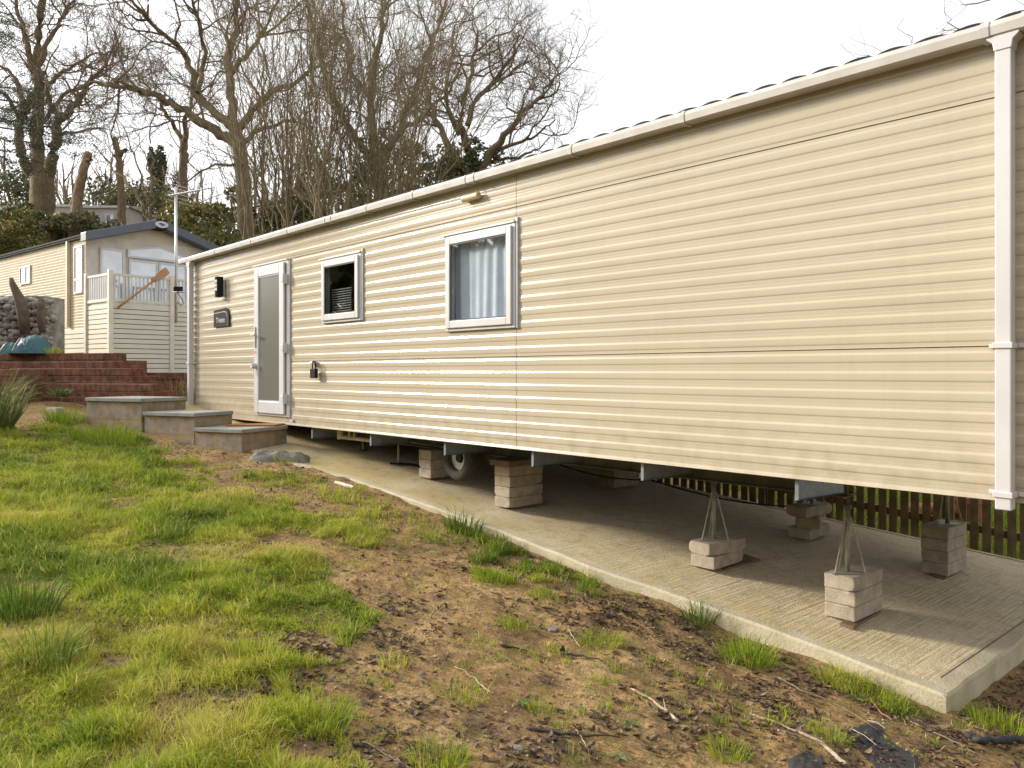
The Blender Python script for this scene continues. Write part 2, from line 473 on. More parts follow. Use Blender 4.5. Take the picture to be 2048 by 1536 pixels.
class MB:
    def __init__(s):
        s.v = []; s.f = []; s.n = 0

    def add(s, vs, fs):
        for v in vs:
            s.v.append((v[0], v[1], v[2]))
        s.f += [tuple(i + s.n for i in f) for f in fs]
        s.n += len(vs); return s

    def box(s, x0, x1, y0, y1, z0, z1):
        x0, x1 = min(x0, x1), max(x0, x1); y0, y1 = min(y0, y1), max(y0, y1); z0, z1 = min(z0, z1), max(z0, z1)
        return s.add([(x0, y0, z0), (x1, y0, z0), (x1, y1, z0), (x0, y1, z0), (x0, y0, z1), (x1, y0, z1), (x1, y1, z1), (x0, y1, z1)],
                     [(0, 3, 2, 1), (4, 5, 6, 7), (0, 1, 5, 4), (1, 2, 6, 5), (2, 3, 7, 6), (3, 0, 4, 7)])

    def obox(s, o, a, b, c):
        o, a, b, c = Vector(o), Vector(a), Vector(b), Vector(c)
        return s.add([o, o + a, o + a + b, o + b, o + c, o + a + c, o + a + b + c, o + b + c],
                     [(0, 3, 2, 1), (4, 5, 6, 7), (0, 1, 5, 4), (1, 2, 6, 5), (2, 3, 7, 6), (3, 0, 4, 7)])

    def tube(s, pts, r, n=8, cap=True):
        pts = [Vector(p) for p in pts]
        rs = r if isinstance(r, (list, tuple)) else [r] * len(pts)
        vs = []; fs = []
        for i, p in enumerate(pts):
            t = (pts[min(i + 1, len(pts) - 1)] - pts[max(i - 1, 0)]).normalized()
            u = t.cross(Vector((0, 0, 1)) if abs(t.z) < .9 else Vector((1, 0, 0))).normalized(); w = t.cross(u)
            for k in range(n):
                a = 2 * math.pi * k / n
                vs.append(p + (u * math.cos(a) + w * math.sin(a)) * rs[i])
        for i in range(len(pts) - 1):
            for k in range(n):
                k2 = (k + 1) % n
                fs.append((i * n + k, i * n + k2, (i + 1) * n + k2, (i + 1) * n + k))
        if cap:
            fs.append(tuple(range(n - 1, -1, -1))); fs.append(tuple((len(pts) - 1) * n + k for k in range(n)))
        return s.add(vs, fs)

    def prism(s, poly, f):
        """poly: 2-D outline, f(u,v,0|1) -> 3-D"""
        n = len(poly)
        vs = [f(u, v, 0) for u, v in poly] + [f(u, v, 1) for u, v in poly]
        fs = [tuple(range(n - 1, -1, -1)), tuple(range(n, 2 * n))]
        for i in range(n):
            j = (i + 1) % n
            fs.append((i, j, n + j, n + i))
        return s.add(vs, fs)

    def lathe(s, prof, centre, axis, n=28, close=False):
        """prof: list of (radius, offset along axis)"""
        centre = Vector(centre); ax = Vector(axis).normalized()
        u = ax.cross(Vector((0, 0, 1)) if abs(ax.z) < .9 else Vector((1, 0, 0))).normalized(); w = ax.cross(u)
        vs = []; fs = []
        for (r, h) in prof:
            for k in range(n):
                a = 2 * math.pi * k / n
                vs.append(centre + ax * h + (u * math.cos(a) + w * math.sin(a)) * r)
        m = len(prof)
        for i in range(m - 1 + (1 if close else 0)):
            i2 = (i + 1) % m
            for k in range(n):
                k2 = (k + 1) % n
                fs.append((i * n + k, i * n + k2, i2 * n + k2, i2 * n + k))
        if not close:
            fs.append(tuple(range(n))); fs.append(tuple((m - 1) * n + k for k in range(n)))
        return s.add(vs, fs)

    def build(s, name, mat, parent=None, smooth=False, bevel=0, xf=None, recalc=True):
        v = [xf(p) for p in s.v] if xf else s.v
        me = bpy.data.meshes.new(name)
        me.from_pydata([tuple(p) for p in v], [], s.f)
        if recalc:
            bm = bmesh.new(); bm.from_mesh(me); bmesh.ops.recalc_face_normals(bm, faces=bm.faces); bm.to_mesh(me); bm.free()
        me.materials.append(mat)
        if smooth:
            me.polygons.foreach_set('use_smooth', [True] * len(me.polygons))
        o = bpy.data.objects.new(name, me); COL.objects.link(o)
        if bevel:
            b = o.modifiers.new('bevel', 'BEVEL'); b.width = bevel; b.segments = 2; b.limit_method = 'ANGLE'; b.angle_limit = rad(40)
        if parent is not None:
            attach(o, parent)
        return o


def np_mesh(name, V, Fc, mat, parent=None, attrs=None, smooth=False):
    V = np.ascontiguousarray(V, dtype=np.float32); Fc = np.ascontiguousarray(Fc, dtype=np.int32)
    me = bpy.data.meshes.new(name)
    k = Fc.shape[1]
    me.vertices.add(len(V)); me.vertices.foreach_set('co', V.ravel())
    me.loops.add(Fc.size); me.loops.foreach_set('vertex_index', Fc.ravel())
    me.polygons.add(len(Fc))
    me.polygons.foreach_set('loop_start', np.arange(0, Fc.size, k, dtype=np.int32))
    me.polygons.foreach_set('loop_total', np.full(len(Fc), k, dtype=np.int32))
    if smooth:
        me.polygons.foreach_set('use_smooth', np.ones(len(Fc), dtype=bool))
    me.update(calc_edges=True)
    if attrs:
        for an, av in attrs.items():
            a = me.attributes.new(an, 'FLOAT', 'POINT'); a.data.foreach_set('value', np.ascontiguousarray(av, dtype=np.float32))
    me.materials.append(mat)
    o = bpy.data.objects.new(name, me); COL.objects.link(o)
    if parent is not None:
        attach(o, parent)
    return o


def box_uv(o, z0=0.0):
    """metric box-projected UVs so that masonry keeps its real size on every face"""
    me = o.data
    uv = me.uv_layers.new(name='UVMap')
    for p in me.polygons:
        nx, ny, nz = p.normal
        if abs(nz) > .7:
            ax = Vector((1, 0, 0)); ay = Vector((0, 1, 0))
        else:
            ax = Vector((-ny, nx, 0)).normalized(); ay = Vector((0, 0, 1))
        for li in p.loop_indices:
            co = me.vertices[me.loops[li].vertex_index].co
            uv.data[li].uv = (co.dot(ax), co.dot(ay) - (z0 if abs(nz) <= .7 else 0))


def grid_mesh(name, xs, ys, hfun, mat, attrs=None, parent=None):
    X, Y = np.meshgrid(xs, ys, indexing='ij')
    Z = hfun(X, Y)
    V = np.stack([X, Y, Z], -1).reshape(-1, 3)
    nx, ny = len(xs), len(ys)
    I = np.arange(nx * ny).reshape(nx, ny)
    Fc = np.stack([I[:-1, :-1], I[1:, :-1], I[1:, 1:], I[:-1, 1:]], -1).reshape(-1, 4)
    at = {k: f(X, Y, Z).ravel() for k, f in (attrs or {}).items()}
    return np_mesh(name, V, Fc, mat, parent, at, True)


# ------------------------------------------------------------------ where grass grows (outlines on the ground, found from the photo)
def in_poly(x, y, poly):
    c = np.zeros(np.shape(x), bool)
    n = len(poly)
    for i in range(n):
        x0, y0 = poly[i]; x1, y1 = poly[(i + 1) % n]
        cond = ((y0 > y) != (y1 > y)) & (x < (x1 - x0) * (y - y0) / (y1 - y0 + 1e-9) + x0)
        c ^= cond
    return c

G_MAIN = [(-400, 850), (120, 855), (180, 872), (300, 880), (320, 930), (420, 965), (500, 985), (590, 985), (650, 1035), (760, 1040), (800, 1065), (690, 1085), (600, 1075), (520, 1080), (450, 1090),
          (560, 1115), (690, 1150), (735, 1215), (725, 1275), (640, 1290), (700, 1310), (560, 1345), (560, 1385), (640, 1440), (680, 1480), (730, 1560), (760, 1800), (-600, 1800)]
G_EDGE = [(870, 1070), (905, 1045), (960, 1055), (1090, 1110), (1215, 1178), (1200, 1195), (1130, 1165), (1010, 1170), (960, 1160), (960, 1120), (890, 1100)]
G_EDGE2 = [(1640, 1360), (1690, 1350), (1840, 1430), (1830, 1445), (1720, 1405)]
G_MOSS = [(320, 890), (420, 930), (610, 950), (760, 1010), (900, 1055), (880, 1090), (760, 1075), (640, 1000), (430, 975), (330, 940)]
BARE = [(40, 1175, 60, 22), (330, 1110, 70, 18), (60, 1010, 55, 20), (430, 1250, 45, 18), (640, 1290, 70, 24), (480, 1385, 90, 30), (350, 1400, 60, 26), (720, 1100, 60, 14), (620, 1500, 60, 30), (310, 1500, 70, 26), (230, 1330, 50, 18), (230, 1010, 60, 12), (470, 1450, 50, 30)]


def grass_density(x, y, z):
    px, py, zc = proj(x, y, z)
    j = (fbm(x * 3, y * 3, 21, 3) - .5)
    pxj = px + j * 120; pyj = py + (fbm(x * 3 + 40, y * 3, 22, 3) - .5) * 60
    d = np.where(in_poly(pxj, pyj, G_MAIN), 1.0, 0.0)
    d = np.maximum(d, np.where(in_poly(px + j * 60, py, G_EDGE), .7 * sstep(.36, .56, fbm(x * 7, y * 7, 71, 2)), 0.0))
    d = np.maximum(d, np.where(in_poly(px + j * 30, py, G_EDGE2), .9, 0.0))
    d = np.maximum(d, np.where(in_poly(px + j * 40, py, G_MOSS), .34 * sstep(.40, .60, fbm(x * 5, y * 5, 73, 3)) + .06, 0.0))
    for (bx, by, rx, ry) in BARE:
        q = ((pxj - bx) / rx) ** 2 + ((pyj - by) / ry) ** 2
        d = d * np.clip(q * .8 - .2, .12, 1)
    cl = fbm(x * 4.5, y * 4.5, 33, 3)
    d = d * (0.5 + 0.5 * sstep(.32, .48, cl))
    d = np.where((zc > 0.5) & (zc < 26) & (y < edge_n(-x) - .0), d, 0)
    return d


# ------------------------------------------------------------------ GROUND
slab_pix = [(1893, 1392), (1470, 1232), (1178, 1133), (1000, 1062), (700, 957), (600, 934)]
def slab_pt(px, py):
    rx = (px - CX) / F; ry = -(py - HY) / F
    # EYE + ry*Z = -0.31 + 0.128*s ; s = (CA - SA*rx) Z
    Z = (EYE + 0.31) / (0.128 * (CA - SA * rx) - ry)
    return Vector((-(CA - SA * rx) * Z, (CA * rx + SA) * Z, EYE + ry * Z))

nearx = np.concatenate([np.arange(-13.0, -6.0, .05), np.arange(-6.0, .4, .02), np.arange(.4, 4.0, .06)])
neary = np.concatenate([np.arange(-1.2, 4.9, .022), np.arange(4.9, 10.0, .07)])
def g_near(X, Y, Z): return np.clip(grass_density(X, Y, Z), 0, 1)
ground = grid_mesh('ground', nearx, neary, terr, M['soil'], {'grassy': g_near})
tag(ground, kind='structure')

def g_far(X, Y, Z): return np.ones_like(X)
def far_h(X, Y):
    z = terr(X, Y)
    ins = sstep(-13.3, -12.7, X) * sstep(4.3, 3.7, X) * sstep(-1.5, -.9, Y) * sstep(10.3, 9.7, Y)
    return z - .25 * ins
fx = np.concatenate([np.arange(-140, -40, 3.0), np.arange(-40, -14, .6), np.arange(-14, 12, .25), np.arange(12, 60, 3.0)])
fy = np.concatenate([np.arange(-60, -10, 3.0), np.arange(-10, 12, .25), np.arange(12, 40, .8), np.arange(40, 140, 3.0)])
hills = grid_mesh('hillside', fx, fy, far_h, M['soil'], {'grassy': g_far})
tag(hills, kind='structure')

# ------------------------------------------------------------------ concrete slab
sn = [slab_pt(*p) for p in slab_pix]                       # near edge, right to left
far_a = slab_pt(2048, 1123); far_b = slab_pt(1283, 957)
d = (far_b - far_a); far_r = far_a + d * ((-sn[0].x * -1 - far_a.x) / d.x)   # at the same x as the right end
far_r = far_a + d * ((sn[0].x - far_a.x) / d.x)
far_l = far_a + d * ((-12.4 - far_a.x) / d.x)
near_l = sn[-1] + (sn[-1] - sn[-2]) * 3.0
EDGE = [(p.x, p.y) for p in sn]
slab_root = thing('concrete_slab', 'long sloping brushed concrete slab the cream caravan stands over', 'concrete slab', (sn[0].x, sn[0].y, slab_h(sn[0].x) - .2))
top = MB(); edge = MB()
W = .10
poly_n = sn + [Vector((-12.4, near_l.y, 0))]
for p in poly_n: p.z = slab_h(p.x)
inner = []
for i, p in enumerate(poly_n):
    q = Vector((p.x if i else p.x - W, p.y + W, 0)); q.z = slab_h(q.x); inner.append(q)
fr = Vector((sn[0].x - W, far_r.y, 0)); fr.z = slab_h(fr.x)
fl = Vector((-12.4, far_l.y, 0)); fl.z = slab_h(fl.x)
# main brushed field, subdivided strips from near to far
nseg = len(inner)
vs = []; fs = []
for i, q in enumerate(inner):
    t = (q.x - fr.x) / (fl.x - fr.x)
    g = fr.lerp(fl, t); g.z = slab_h(g.x)
    for k in range(7):
        vs.append(q.lerp(g, k / 6))
for i in range(nseg - 1):
    for k in range(6):
        a = i * 7 + k
        fs.append((a, a + 1, a + 8, a + 7))
top.add(vs, fs)
top.build('brushed_top', M['slab'], slab_root)
# trowelled margin, 2 mm proud, with the vertical faces of the edge
def wob(p, k): return Vector((p.x + .002 * math.sin(k * 3.1), p.y + .006 * math.sin(k * 1.3 + p.x * 5), p.z + .002 * math.sin(k * 1.7)))
fine_n = []
for i in range(len(poly_n) - 1):
    for k in range(10):
        fine_n.append(poly_n[i].lerp(poly_n[i + 1], k / 10))
fine_n.append(poly_n[-1])
fine_i = []
for i in range(len(inner) - 1):
    for k in range(10):
        fine_i.append(inner[i].lerp(inner[i + 1], k / 10))
fine_i.append(inner[-1])
up = Vector((0, 0, .004)); dn = Vector((0, 0, -.26))
fo = [wob(p, i) for i, p in enumerate(fine_n)]
n = len(fo)
vs = [p + up for p in fine_i] + [p + up + Vector((0, .012, 0)) for p in fo] + [p + Vector((0, 0, -.012)) for p in fo] + [p + dn for p in fo]
fs = []
for r in range(3):
    for i in range(n - 1):
        fs.append((r * n + i, r * n + i + 1, (r + 1) * n + i + 1, (r + 1) * n + i))
edge.add(vs, fs)
# right margin
R0 = fo[0]; R1 = Vector((sn[0].x, far_r.y, slab_h(sn[0].x)))
vs = []; fs = []
K = 24
for k in range(K + 1):
    p = Vector((R0.x, R0.y + (R1.y - R0.y) * k / K, slab_h(R0.x)))
    p.x += .006 * math.sin(k * 1.9)
    q = Vector((sn[0].x - W, max(p.y, inner[0].y), slab_h(sn[0].x - W)))
    vs += [q + up, p + up + Vector((-.012, 0, 0)), p + Vector((0, 0, -.012)), p + dn]
for k in range(K):
    for r in range(3):
        a = k * 4 + r
        fs.append((a, a + 1, a + 5, a + 4))
edge.add(vs, fs)
edge.build('trowelled_edge', M['slab_edge'], slab_root, smooth=False)
jl = MB(); xj = sn[0].x - W - .012
jl.obox((xj, inner[0].y + .12, slab_h(xj) + .0005), (.010, 0, -.00128), (0, far_r.y - inner[0].y - .3, 0), (0, 0, .0025))
jl.build('joint_line', M['chassis'], slab_root)
# back face
bk = MB(); bk.obox((fl.x, fl.y, fl.z - .26), (fr.x + W - fl.x, fr.y - fl.y, fr.z - fl.z), (0, -.05, 0), (0, 0, .258))
bk.build('rear_edge', M['slab_edge'], slab_root)


# ------------------------------------------------------------------ MAIN CARAVAN
PITCH = .1041
Z2 = 1.850; Z1 = Z2 + 12 * PITCH; ZB = 1.074; ZT = 3.40
XR, XL = -0.9, -12.26
car = thing('static_caravan', 'long cream static caravan with ribbed metal sides jacked up over the slab', 'static caravan', ((XR + XL) / 2, WALL + 1.8, ZB))

# rib outline: distance below the seam, how far it stands out
RIB = [(0, .0000), (.008, .0005), (.0165, .0002), (.0185, .0007), (.021, .0007), (.0235, .0014), (.0245, .0017), (.0325, .0046), (.0345, .0050), (.045, .0053), (.060, .0052), (.071, .0044),
       (.0765, .0020), (.0800, .0006), (.083, .0008), (.086, .0005), (.090, .0007), (.093, .0004), (.098, .0005)]
prof = []
k = -4
z = ZT
rows = []
for k in range(-4, 9):
    for (dz, o) in RIB:
        pass
for i in range(-3, 20):
    for (dz, o) in RIB:
        zz = Z1 - i * PITCH - dz
        if ZB + .004 < zz < ZT:
            # lap joints at the two seams
            if abs(zz - Z1) < 1e-4 or abs(zz - Z2) < 1e-4:
                rows.append((zz + .0035, .0035)); rows.append((zz + .0030, -.009)); rows.append((zz - .0030, -.009)); rows.append((zz - .0034, .0005))
            elif abs(zz - Z1) > .005 and abs(zz - Z2) > .005:
                rows.append((zz, o))
rows = [(ZT, .0)] + sorted(rows, key=lambda t: -t[0]) + [(ZB + .003, .008), (ZB, .004), (ZB, -.02)]
OPEN = {'door': (-9.896, -8.98, 1.17, 3.085), 'small': (-8.145, -7.31, 2.27, 2.985), 'big': (-5.835, -4.885, 2.09, 2.965)}
sx1 = wall_pt(1033, 700).x; sx2 = wall_pt(516, 540).x
cuts = sorted(set([XL, XR, sx1 - .0025, sx1 + .0025] + [v + e for o in OPEN.values() for v, e in ((o[0], .03), (o[1], -.03))]))
def clad_bm(cuts, rows, openings, skip, ybase=WALL):
    mb = MB(); nr = len(rows)
    vs = [(x, ybase - o, z) for x in cuts for (z, o) in rows]
    fs = []
    for i in range(len(cuts) - 1):
        xm = (cuts[i] + cuts[i + 1]) / 2
        if skip(xm): continue
        for j in range(nr - 1):
            zm = (rows[j][0] + rows[j + 1][0]) / 2
            if any(o[0] < xm < o[1] and o[2] + .03 < zm < o[3] - .03 for o in openings): continue
            fs.append((i * nr + j, i * nr + nr + j, i * nr + nr + j + 1, i * nr + j + 1))
    return mb.add(vs, fs)
cl = clad_bm(cuts, rows, OPEN.values(), lambda xm: abs(xm - sx1) < .0025)
clad = cl.build('side_cladding', M['clad'], car, recalc=False)
# body shell behind (ends, far wall, floor, ceiling)
sh = MB()
YB = WALL + 3.66
sh.box(XL + .004, XR - .004, YB - .03, YB, ZB, ZT + .02)
sh.build('rear_wall', M['clad'], car)
for nm, x0, x1 in (('end_wall', XL, XL + .03), ('end_wall', XR - .03, XR)):
    MB().box(x0, x1, WALL - .004, YB - .031, ZB + .002, ZT).build(nm, M['clad'], car)
lin = MB()   # dark lining just behind the cladding, round the openings
xs = [XL + .031] + [v for o in sorted(OPEN.values()) for v in (o[0] + .02, o[1] - .02)] + [XR - .031]
for i in range(len(xs) - 1):
    o = next((o for o in OPEN.values() if o[0] < (xs[i] + xs[i + 1]) / 2 < o[1]), None)
    if o is None:
        lin.box(xs[i], xs[i + 1], WALL + .012, WALL + .03, ZB + .003, ZT - .002)
    else:
        lin.box(xs[i], xs[i + 1], WALL + .0125, WALL + .029, ZB + .0035, o[2] + .02)
        lin.box(xs[i], xs[i + 1], WALL + .0125, WALL + .029, o[3] - .02, ZT - .0025)
lin.build('wall_lining', M['dark_in'], car)
MB().box(XL + .031, XR - .031, WALL + .031, YB - .032, ZB + .006, ZB + .05).build('floor_panel', M['floor_under'], car)
MB().box(XL + .031, XR - .031, WALL + .0312, YB - .0322, ZT - .04, ZT - .01).build('ceiling_panel', M['dark_in'], car)
# roof: tile-effect sheets, 0.19 m pan pitch
rp = .19
nx = int((XR - XL) / rp * 8)
vs = []; fs = []
for i in range(nx + 1):
    x = XL - .03 + (XR - XL + .06) * i / nx
    h = .020 * abs(math.sin(math.pi * x / rp)) ** .7
    for (y, z) in ((WALL - .075, 3.452), (WALL - .03, 3.458), (WALL + 1.83, 3.78), (YB + .06, 3.452)):
        vs.append((x, y, z + h))
for i in range(nx):
    for j in range(3):
        a = i * 4 + j
        fs.append((a, a + 1, a + 5, a + 4))
rb = MB().add(vs, fs)
ro = rb.build('roof', M['dark_roof'], car)
sd = ro.modifiers.new('thick', 'SOLIDIFY'); sd.thickness = .012
MB().box(XL - .01, XR + .01, WALL - .022, WALL + .004, 3.378, 3.447).build('fascia_board', M['white2'], car)
for x in (XL, XR - .02):
    MB().prism([(WALL, 3.40), (YB, 3.40), (YB, 3.45), (WALL + 1.83, 3.775), (WALL, 3.45)], lambda u, v, k, x=x: (x + .02 * k, u, v)).build('gable_panel', M['clad'], car)
# gutter: square section with angled lip
GX0, GX1 = XL - .20, XR + .1
gp = [(WALL - .024, 3.372), (WALL - .098, 3.368), (WALL - .112, 3.376), (WALL - .117, 3.418), (WALL - .102, 3.446), (WALL - .094, 3.446), (WALL - .108, 3.416), (WALL - .104, 3.382), (WALL - .094, 3.376), (WALL - .024, 3.379)]
gut = MB().prism(gp, lambda u, v, k: (GX0 + (GX1 - GX0) * k, u, v)).build('gutter', M['white2'], car)
gx = lambda px: wall_pt(px, 300, WALL - .11).x
def gutter_clip(px, w=.028, off=.0035, name='gutter_bracket'):
    x = gx(px)
    c = WALL - .06; cz = 3.41
    outer = [(WALL - .022, 3.362), (WALL - .100, 3.361), (WALL - .1165, 3.372), (WALL - .1215, 3.419), (WALL - .106, 3.450), (WALL - .100, 3.450), (WALL - .113, 3.418), (WALL - .109, 3.379), (WALL - .096, 3.366), (WALL - .022, 3.368)]
    MB().prism(outer, lambda u, v, k: (x + w * k, u, v)).build(name, M['bracket'], car)
for px in (428, 500, 572, 730, 822, 1138, 1362):
    gutter_clip(px)
for px in (648, 660, 928, 945):
    gutter_clip(px, .02)
gutter_clip(1960, .04)
gutter_clip(2042, .04)
# gutter outlet hoppers and downpipes
def downpipe(x0, x1, zb, clips):
    yb, yf = WALL - .030, WALL - .100
    MB().box(x0, x1, yf, yb, zb, 3.30).build('downpipe', M['white'], car, bevel=.006)
    # funnel-shaped outlet below the gutter
    xm = (x0 + x1) / 2; w = x1 - x0
    pr = [(xm - w * 1.0, 3.369), (xm + w * 1.0, 3.369), (xm + w * 1.0, 3.360), (xm + w * .62, 3.335), (xm + w * .54, 3.295), (xm - w * .54, 3.295), (xm - w * .62, 3.335), (xm - w * 1.0, 3.360)]
    MB().prism(pr, lambda u, v, k: (u, yf - .006 + .082 * k, v)).build('gutter_outlet', M['white'], car, bevel=.004)
    for zc_ in clips:
        mb = MB()
        mb.box(x0 - .008, x1 + .008, yf - .009, yb + .01, zc_ - .014, zc_ + .014)
        mb.box(x1 + .008, x1 + .062, yb + .010, yb + .024, zc_ - .011, zc_ + .011)
        mb.box(x0 - .05, x0 - .008, yb + .010, yb + .024, zc_ - .011, zc_ + .011)
        cobj = mb.build('pipe_clip', M['white'], car, bevel=.003)
        sc = MB().lathe([(.0055, 0), (.0055, .004)], (x1 + .045, yb + .0085, zc_), (0, -1, 0), 10).build('screw', M['galv'], cobj)
rx0 = wall_pt(1989, 500, WALL - .1).x
downpipe(rx0, rx0 + .072, 1.045, (1.85, 1.12))
lx0 = wall_pt(374, 700, WALL - .1).x
downpipe(lx0, lx0 + .085, 1.10, (1.85,))
# corner trims
MB().box(XL - .012, XL + .03, WALL - .017, WALL - .0125, ZB, ZT - .01).build('corner_trim', M['clad'], car)

def frame_box(mb, x0, x1, z0, z1, w, yf, yb, wb=None):
    wb = wb or w
    mb.box(x0, x0 + w, yf, yb, z0, z1); mb.box(x1 - w, x1, yf, yb, z0, z1)
    mb.box(x0 + w + .0005, x1 - w - .0005, yf + .0006, yb, z1 - w, z1); mb.box(x0 + w + .0005, x1 - w - .0005, yf + .0006, yb, z0, z0 + wb)

def window(key, what):
    x0, x1, z0, z1 = OPEN[key]
    w = MB(); frame_box(w, x0, x1, z0, z1, .045, WALL - .030, WALL + .05)
    fo = w.build('window_frame', M['white'], car, bevel=.004); fo['label'] = what
    # right-hand frame side, its shade painted as a grey strip; drip strip on top
    MB().box(x1 + .0005, x1 + .022, WALL - .022, WALL + .02, z0 - .004, z1 + .045).build('side_shade_strip', M['grey_and_side_shade'], fo, bevel=.002)
    MB().box(x0 - .06, x1 - .004, WALL - .042, WALL - .004, z1 + .0015, z1 + .020).build('drip_strip', M['white'], fo, bevel=.003)
    s = MB(); frame_box(s, x0 + .022, x1 - .030, z0 + .028, z1 - .022, .062, WALL - .052, WALL - .0305, .066)
    s.build('opening_sash', M['white'], fo, bevel=.006)
    g = MB(); frame_box(g, x0 + .0845, x1 - .0925, z0 + .0945, z1 - .0845, .010, WALL - .044, WALL - .032)
    g.build('glazing_seal', M['seal'], fo)
    MB().box(x0 + .0945, x1 - .1025, WALL - .036, WALL - .033, z0 + .105, z1 - .095).build('pane', M['glass'], fo)
    return fo
wb = window('big', 'larger white window with pale net curtain')
ws = window('small', 'smaller white window with dark interior and slatted blind')
# curtains of the big window: gathered net, two drops
x0, x1, z0, z1 = OPEN['big']
def curtain(xa, xb, seed, y0=WALL + .06, folds=7, amp=.03):
    rg = np.random.default_rng(seed)
    nx = 120; vs = []; fs = []
    for i in range(nx + 1):
        t = i / nx
        for j, tz in enumerate((0, .33, .66, 1)):
            ph = 2 * math.pi * folds * t + .5 * math.sin(7 * t + seed) + .35 * tz * math.sin(11 * t + 2)
            vs.append((xa + (xb - xa) * t + .02 * tz * math.sin(9 * t), y0 + amp * (.6 + .4 * math.sin(5 * t + seed)) * math.sin(ph) * (.6 + .5 * tz), z1 - .02 + (z0 + .01 - z1) * tz))
    for i in range(nx):
        for j in range(3):
            a = i * 4 + j; fs.append((a, a + 4, a + 5, a + 1))
    MB().add(vs, fs).build('net_curtain', M['curtain'], wb, smooth=True, recalc=False)
curtain(x0 + .03, x1 - .03, 3)
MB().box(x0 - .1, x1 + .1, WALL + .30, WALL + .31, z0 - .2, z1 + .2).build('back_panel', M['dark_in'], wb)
x0, x1, z0, z1 = OPEN['small']
bl = MB()
for k in range(22):
    zz = z0 + .10 + k * .027
    if k < 11:
        bl.obox((x0 + .10, WALL + .035, zz), (.42, 0, 0), (0, .018, .010), (0, 0, .0015))
    bl.obox((x0 + .53, WALL + .09, zz), (.26, 0, 0), (0, .018, .010), (0, 0, .0015))
bl.build('blind', M['blind'], ws)
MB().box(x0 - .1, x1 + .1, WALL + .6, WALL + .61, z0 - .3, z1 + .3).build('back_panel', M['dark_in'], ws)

# door
x0, x1, z0, z1 = OPEN['door']
dw = MB(); frame_box(dw, x0, x1, z0, z1, .05, WALL - .030, WALL + .05, .04)
door = dw.build('door', M['white'], car, bevel=.004); door['label'] = 'white door with one tall frosted pane'
MB().box(x1 + .0005, x1 + .024, WALL - .024, WALL + .02, z0 - .004, z1 + .012).build('side_shade_strip', M['grey_and_side_shade'], door)  # door frame's right side, shade put in as grey colour
MB().box(x0 - .06, x1, WALL - .044, WALL - .004, z1 + .0015, z1 + .016).build('drip_strip', M['white'], door)
lf = MB(); frame_box(lf, x0 + .02, x1 - .055, z0 + .03, z1 - .022, .125, WALL - .062, WALL - .0305, .15)
lf.build('door_leaf', M['white'], door, bevel=.008)
gs = MB(); frame_box(gs, x0 + .1455, x1 - .1805, z0 + .1805, z1 - .1475, .012, WALL - .052, WALL - .034)
gs.build('glazing_seal', M['grey_and_side_shade'], door)
MB().box(x0 + .157, x1 - .192, WALL - .044, WALL - .034, z0 + .192, z1 - .159).build('frosted_pane', M['frost'], door)
for zz in (2.86, 2.02, 1.40):
    h = MB(); h.box(x1 - .085, x1 - .028, WALL - .088, WALL - .0625, zz - .045, zz + .035); h.box(x1 - .027, x1 - .004, WALL - .075, WALL - .031, zz - .07, zz + .05)
    h.lathe([(.011, -.06), (.011, .06)], (x1 - .022, WALL - .078, zz), (0, 0, 1), 10)
    h.build('hinge', M['white'], door, bevel=.004)
hd = MB(); hd.box(x0 + .055, x0 + .088, WALL - .080, WALL - .0625, 2.04, 2.30); hd.box(x0 + .06, x0 + .08, WALL - .125, WALL - .080, 2.19, 2.21); hd.box(x0 + .06, x0 + .19, WALL - .132, WALL - .112, 2.19, 2.21)
hd.build('door_handle', M['white'], door, bevel=.003)
lk = MB(); lk.lathe([(.038, 0), (.038, .03), (.03, .05)], (x0 + .075, WALL - .0625, 1.80), (0, -1, 0), 16); lk.box(x0 + .04, x0 + .10, WALL - .12, WALL - .112, 1.775, 1.83); lk.box(x0 + .06, x0 + .09, WALL - .10, WALL - .095, 1.70, 1.765)
lk.build('lock_cylinder', M['white'], door)
MB().box(x0 + .05, x0 + .10, WALL - .0640, WALL - .0622, 1.955, 1.99).build('sticker', M['orange'], door)
MB().box(x1 + .05, x1 + .11, WALL - .028, WALL - .010, z0 - .045, z0 - .025).build('door_catch', M['white'], car)

# flue vent above the big window
vp = wall_pt(949, 396)
vv = MB().lathe([(.026, -.11), (.030, -.105), (.030, .11), (.026, .115)], (vp.x, WALL - .045, vp.z), (1, 0, 0), 14)
vv.box(vp.x - .02, vp.x + .02, WALL - .045, WALL, vp.z - .02, vp.z + .02)
vo = vv.build('wall_vent', M['beige'], car, bevel=.003)
# wall lamp: half-round black shade with six frosted openings
lp = wall_pt(437, 574, WALL - .08)
lm = MB(); lm.box(lp.x - .05, lp.x + .06, WALL - .045, WALL - .008, lp.z - .12, lp.z + .10)
lamp = lm.build('wall_lamp', M['grey_and_side_shade'], car, bevel=.004)
prr = [(math.cos(a) * .082, math.sin(a) * .082) for a in np.linspace(0, math.pi, 15)]
MB().prism(prr, lambda u, v, k: (lp.x + u, WALL - .0455 - v, lp.z - .14 + .28 * k)).build('lamp_shade', M['black'], lamp)
gl = MB()
for zr in (-.055, 0, .055):
    for a0 in (66, 96):
        pts = []
        for a in np.linspace(rad(a0), rad(a0 + 22), 4):
            pts.append((math.cos(a) * .0835, math.sin(a) * .0835))
        vs = [(lp.x - u, WALL - .0455 - v, lp.z + zr + .02 - .02) for u, v in pts] + [(lp.x - u, WALL - .0455 - v, lp.z + zr + .042) for u, v in pts]
        gl.add(vs, [(i, i + 1, 5 + i, 4 + i) for i in range(3)])
gl.build('frosted_panel', M['lamp_glass'], lamp)
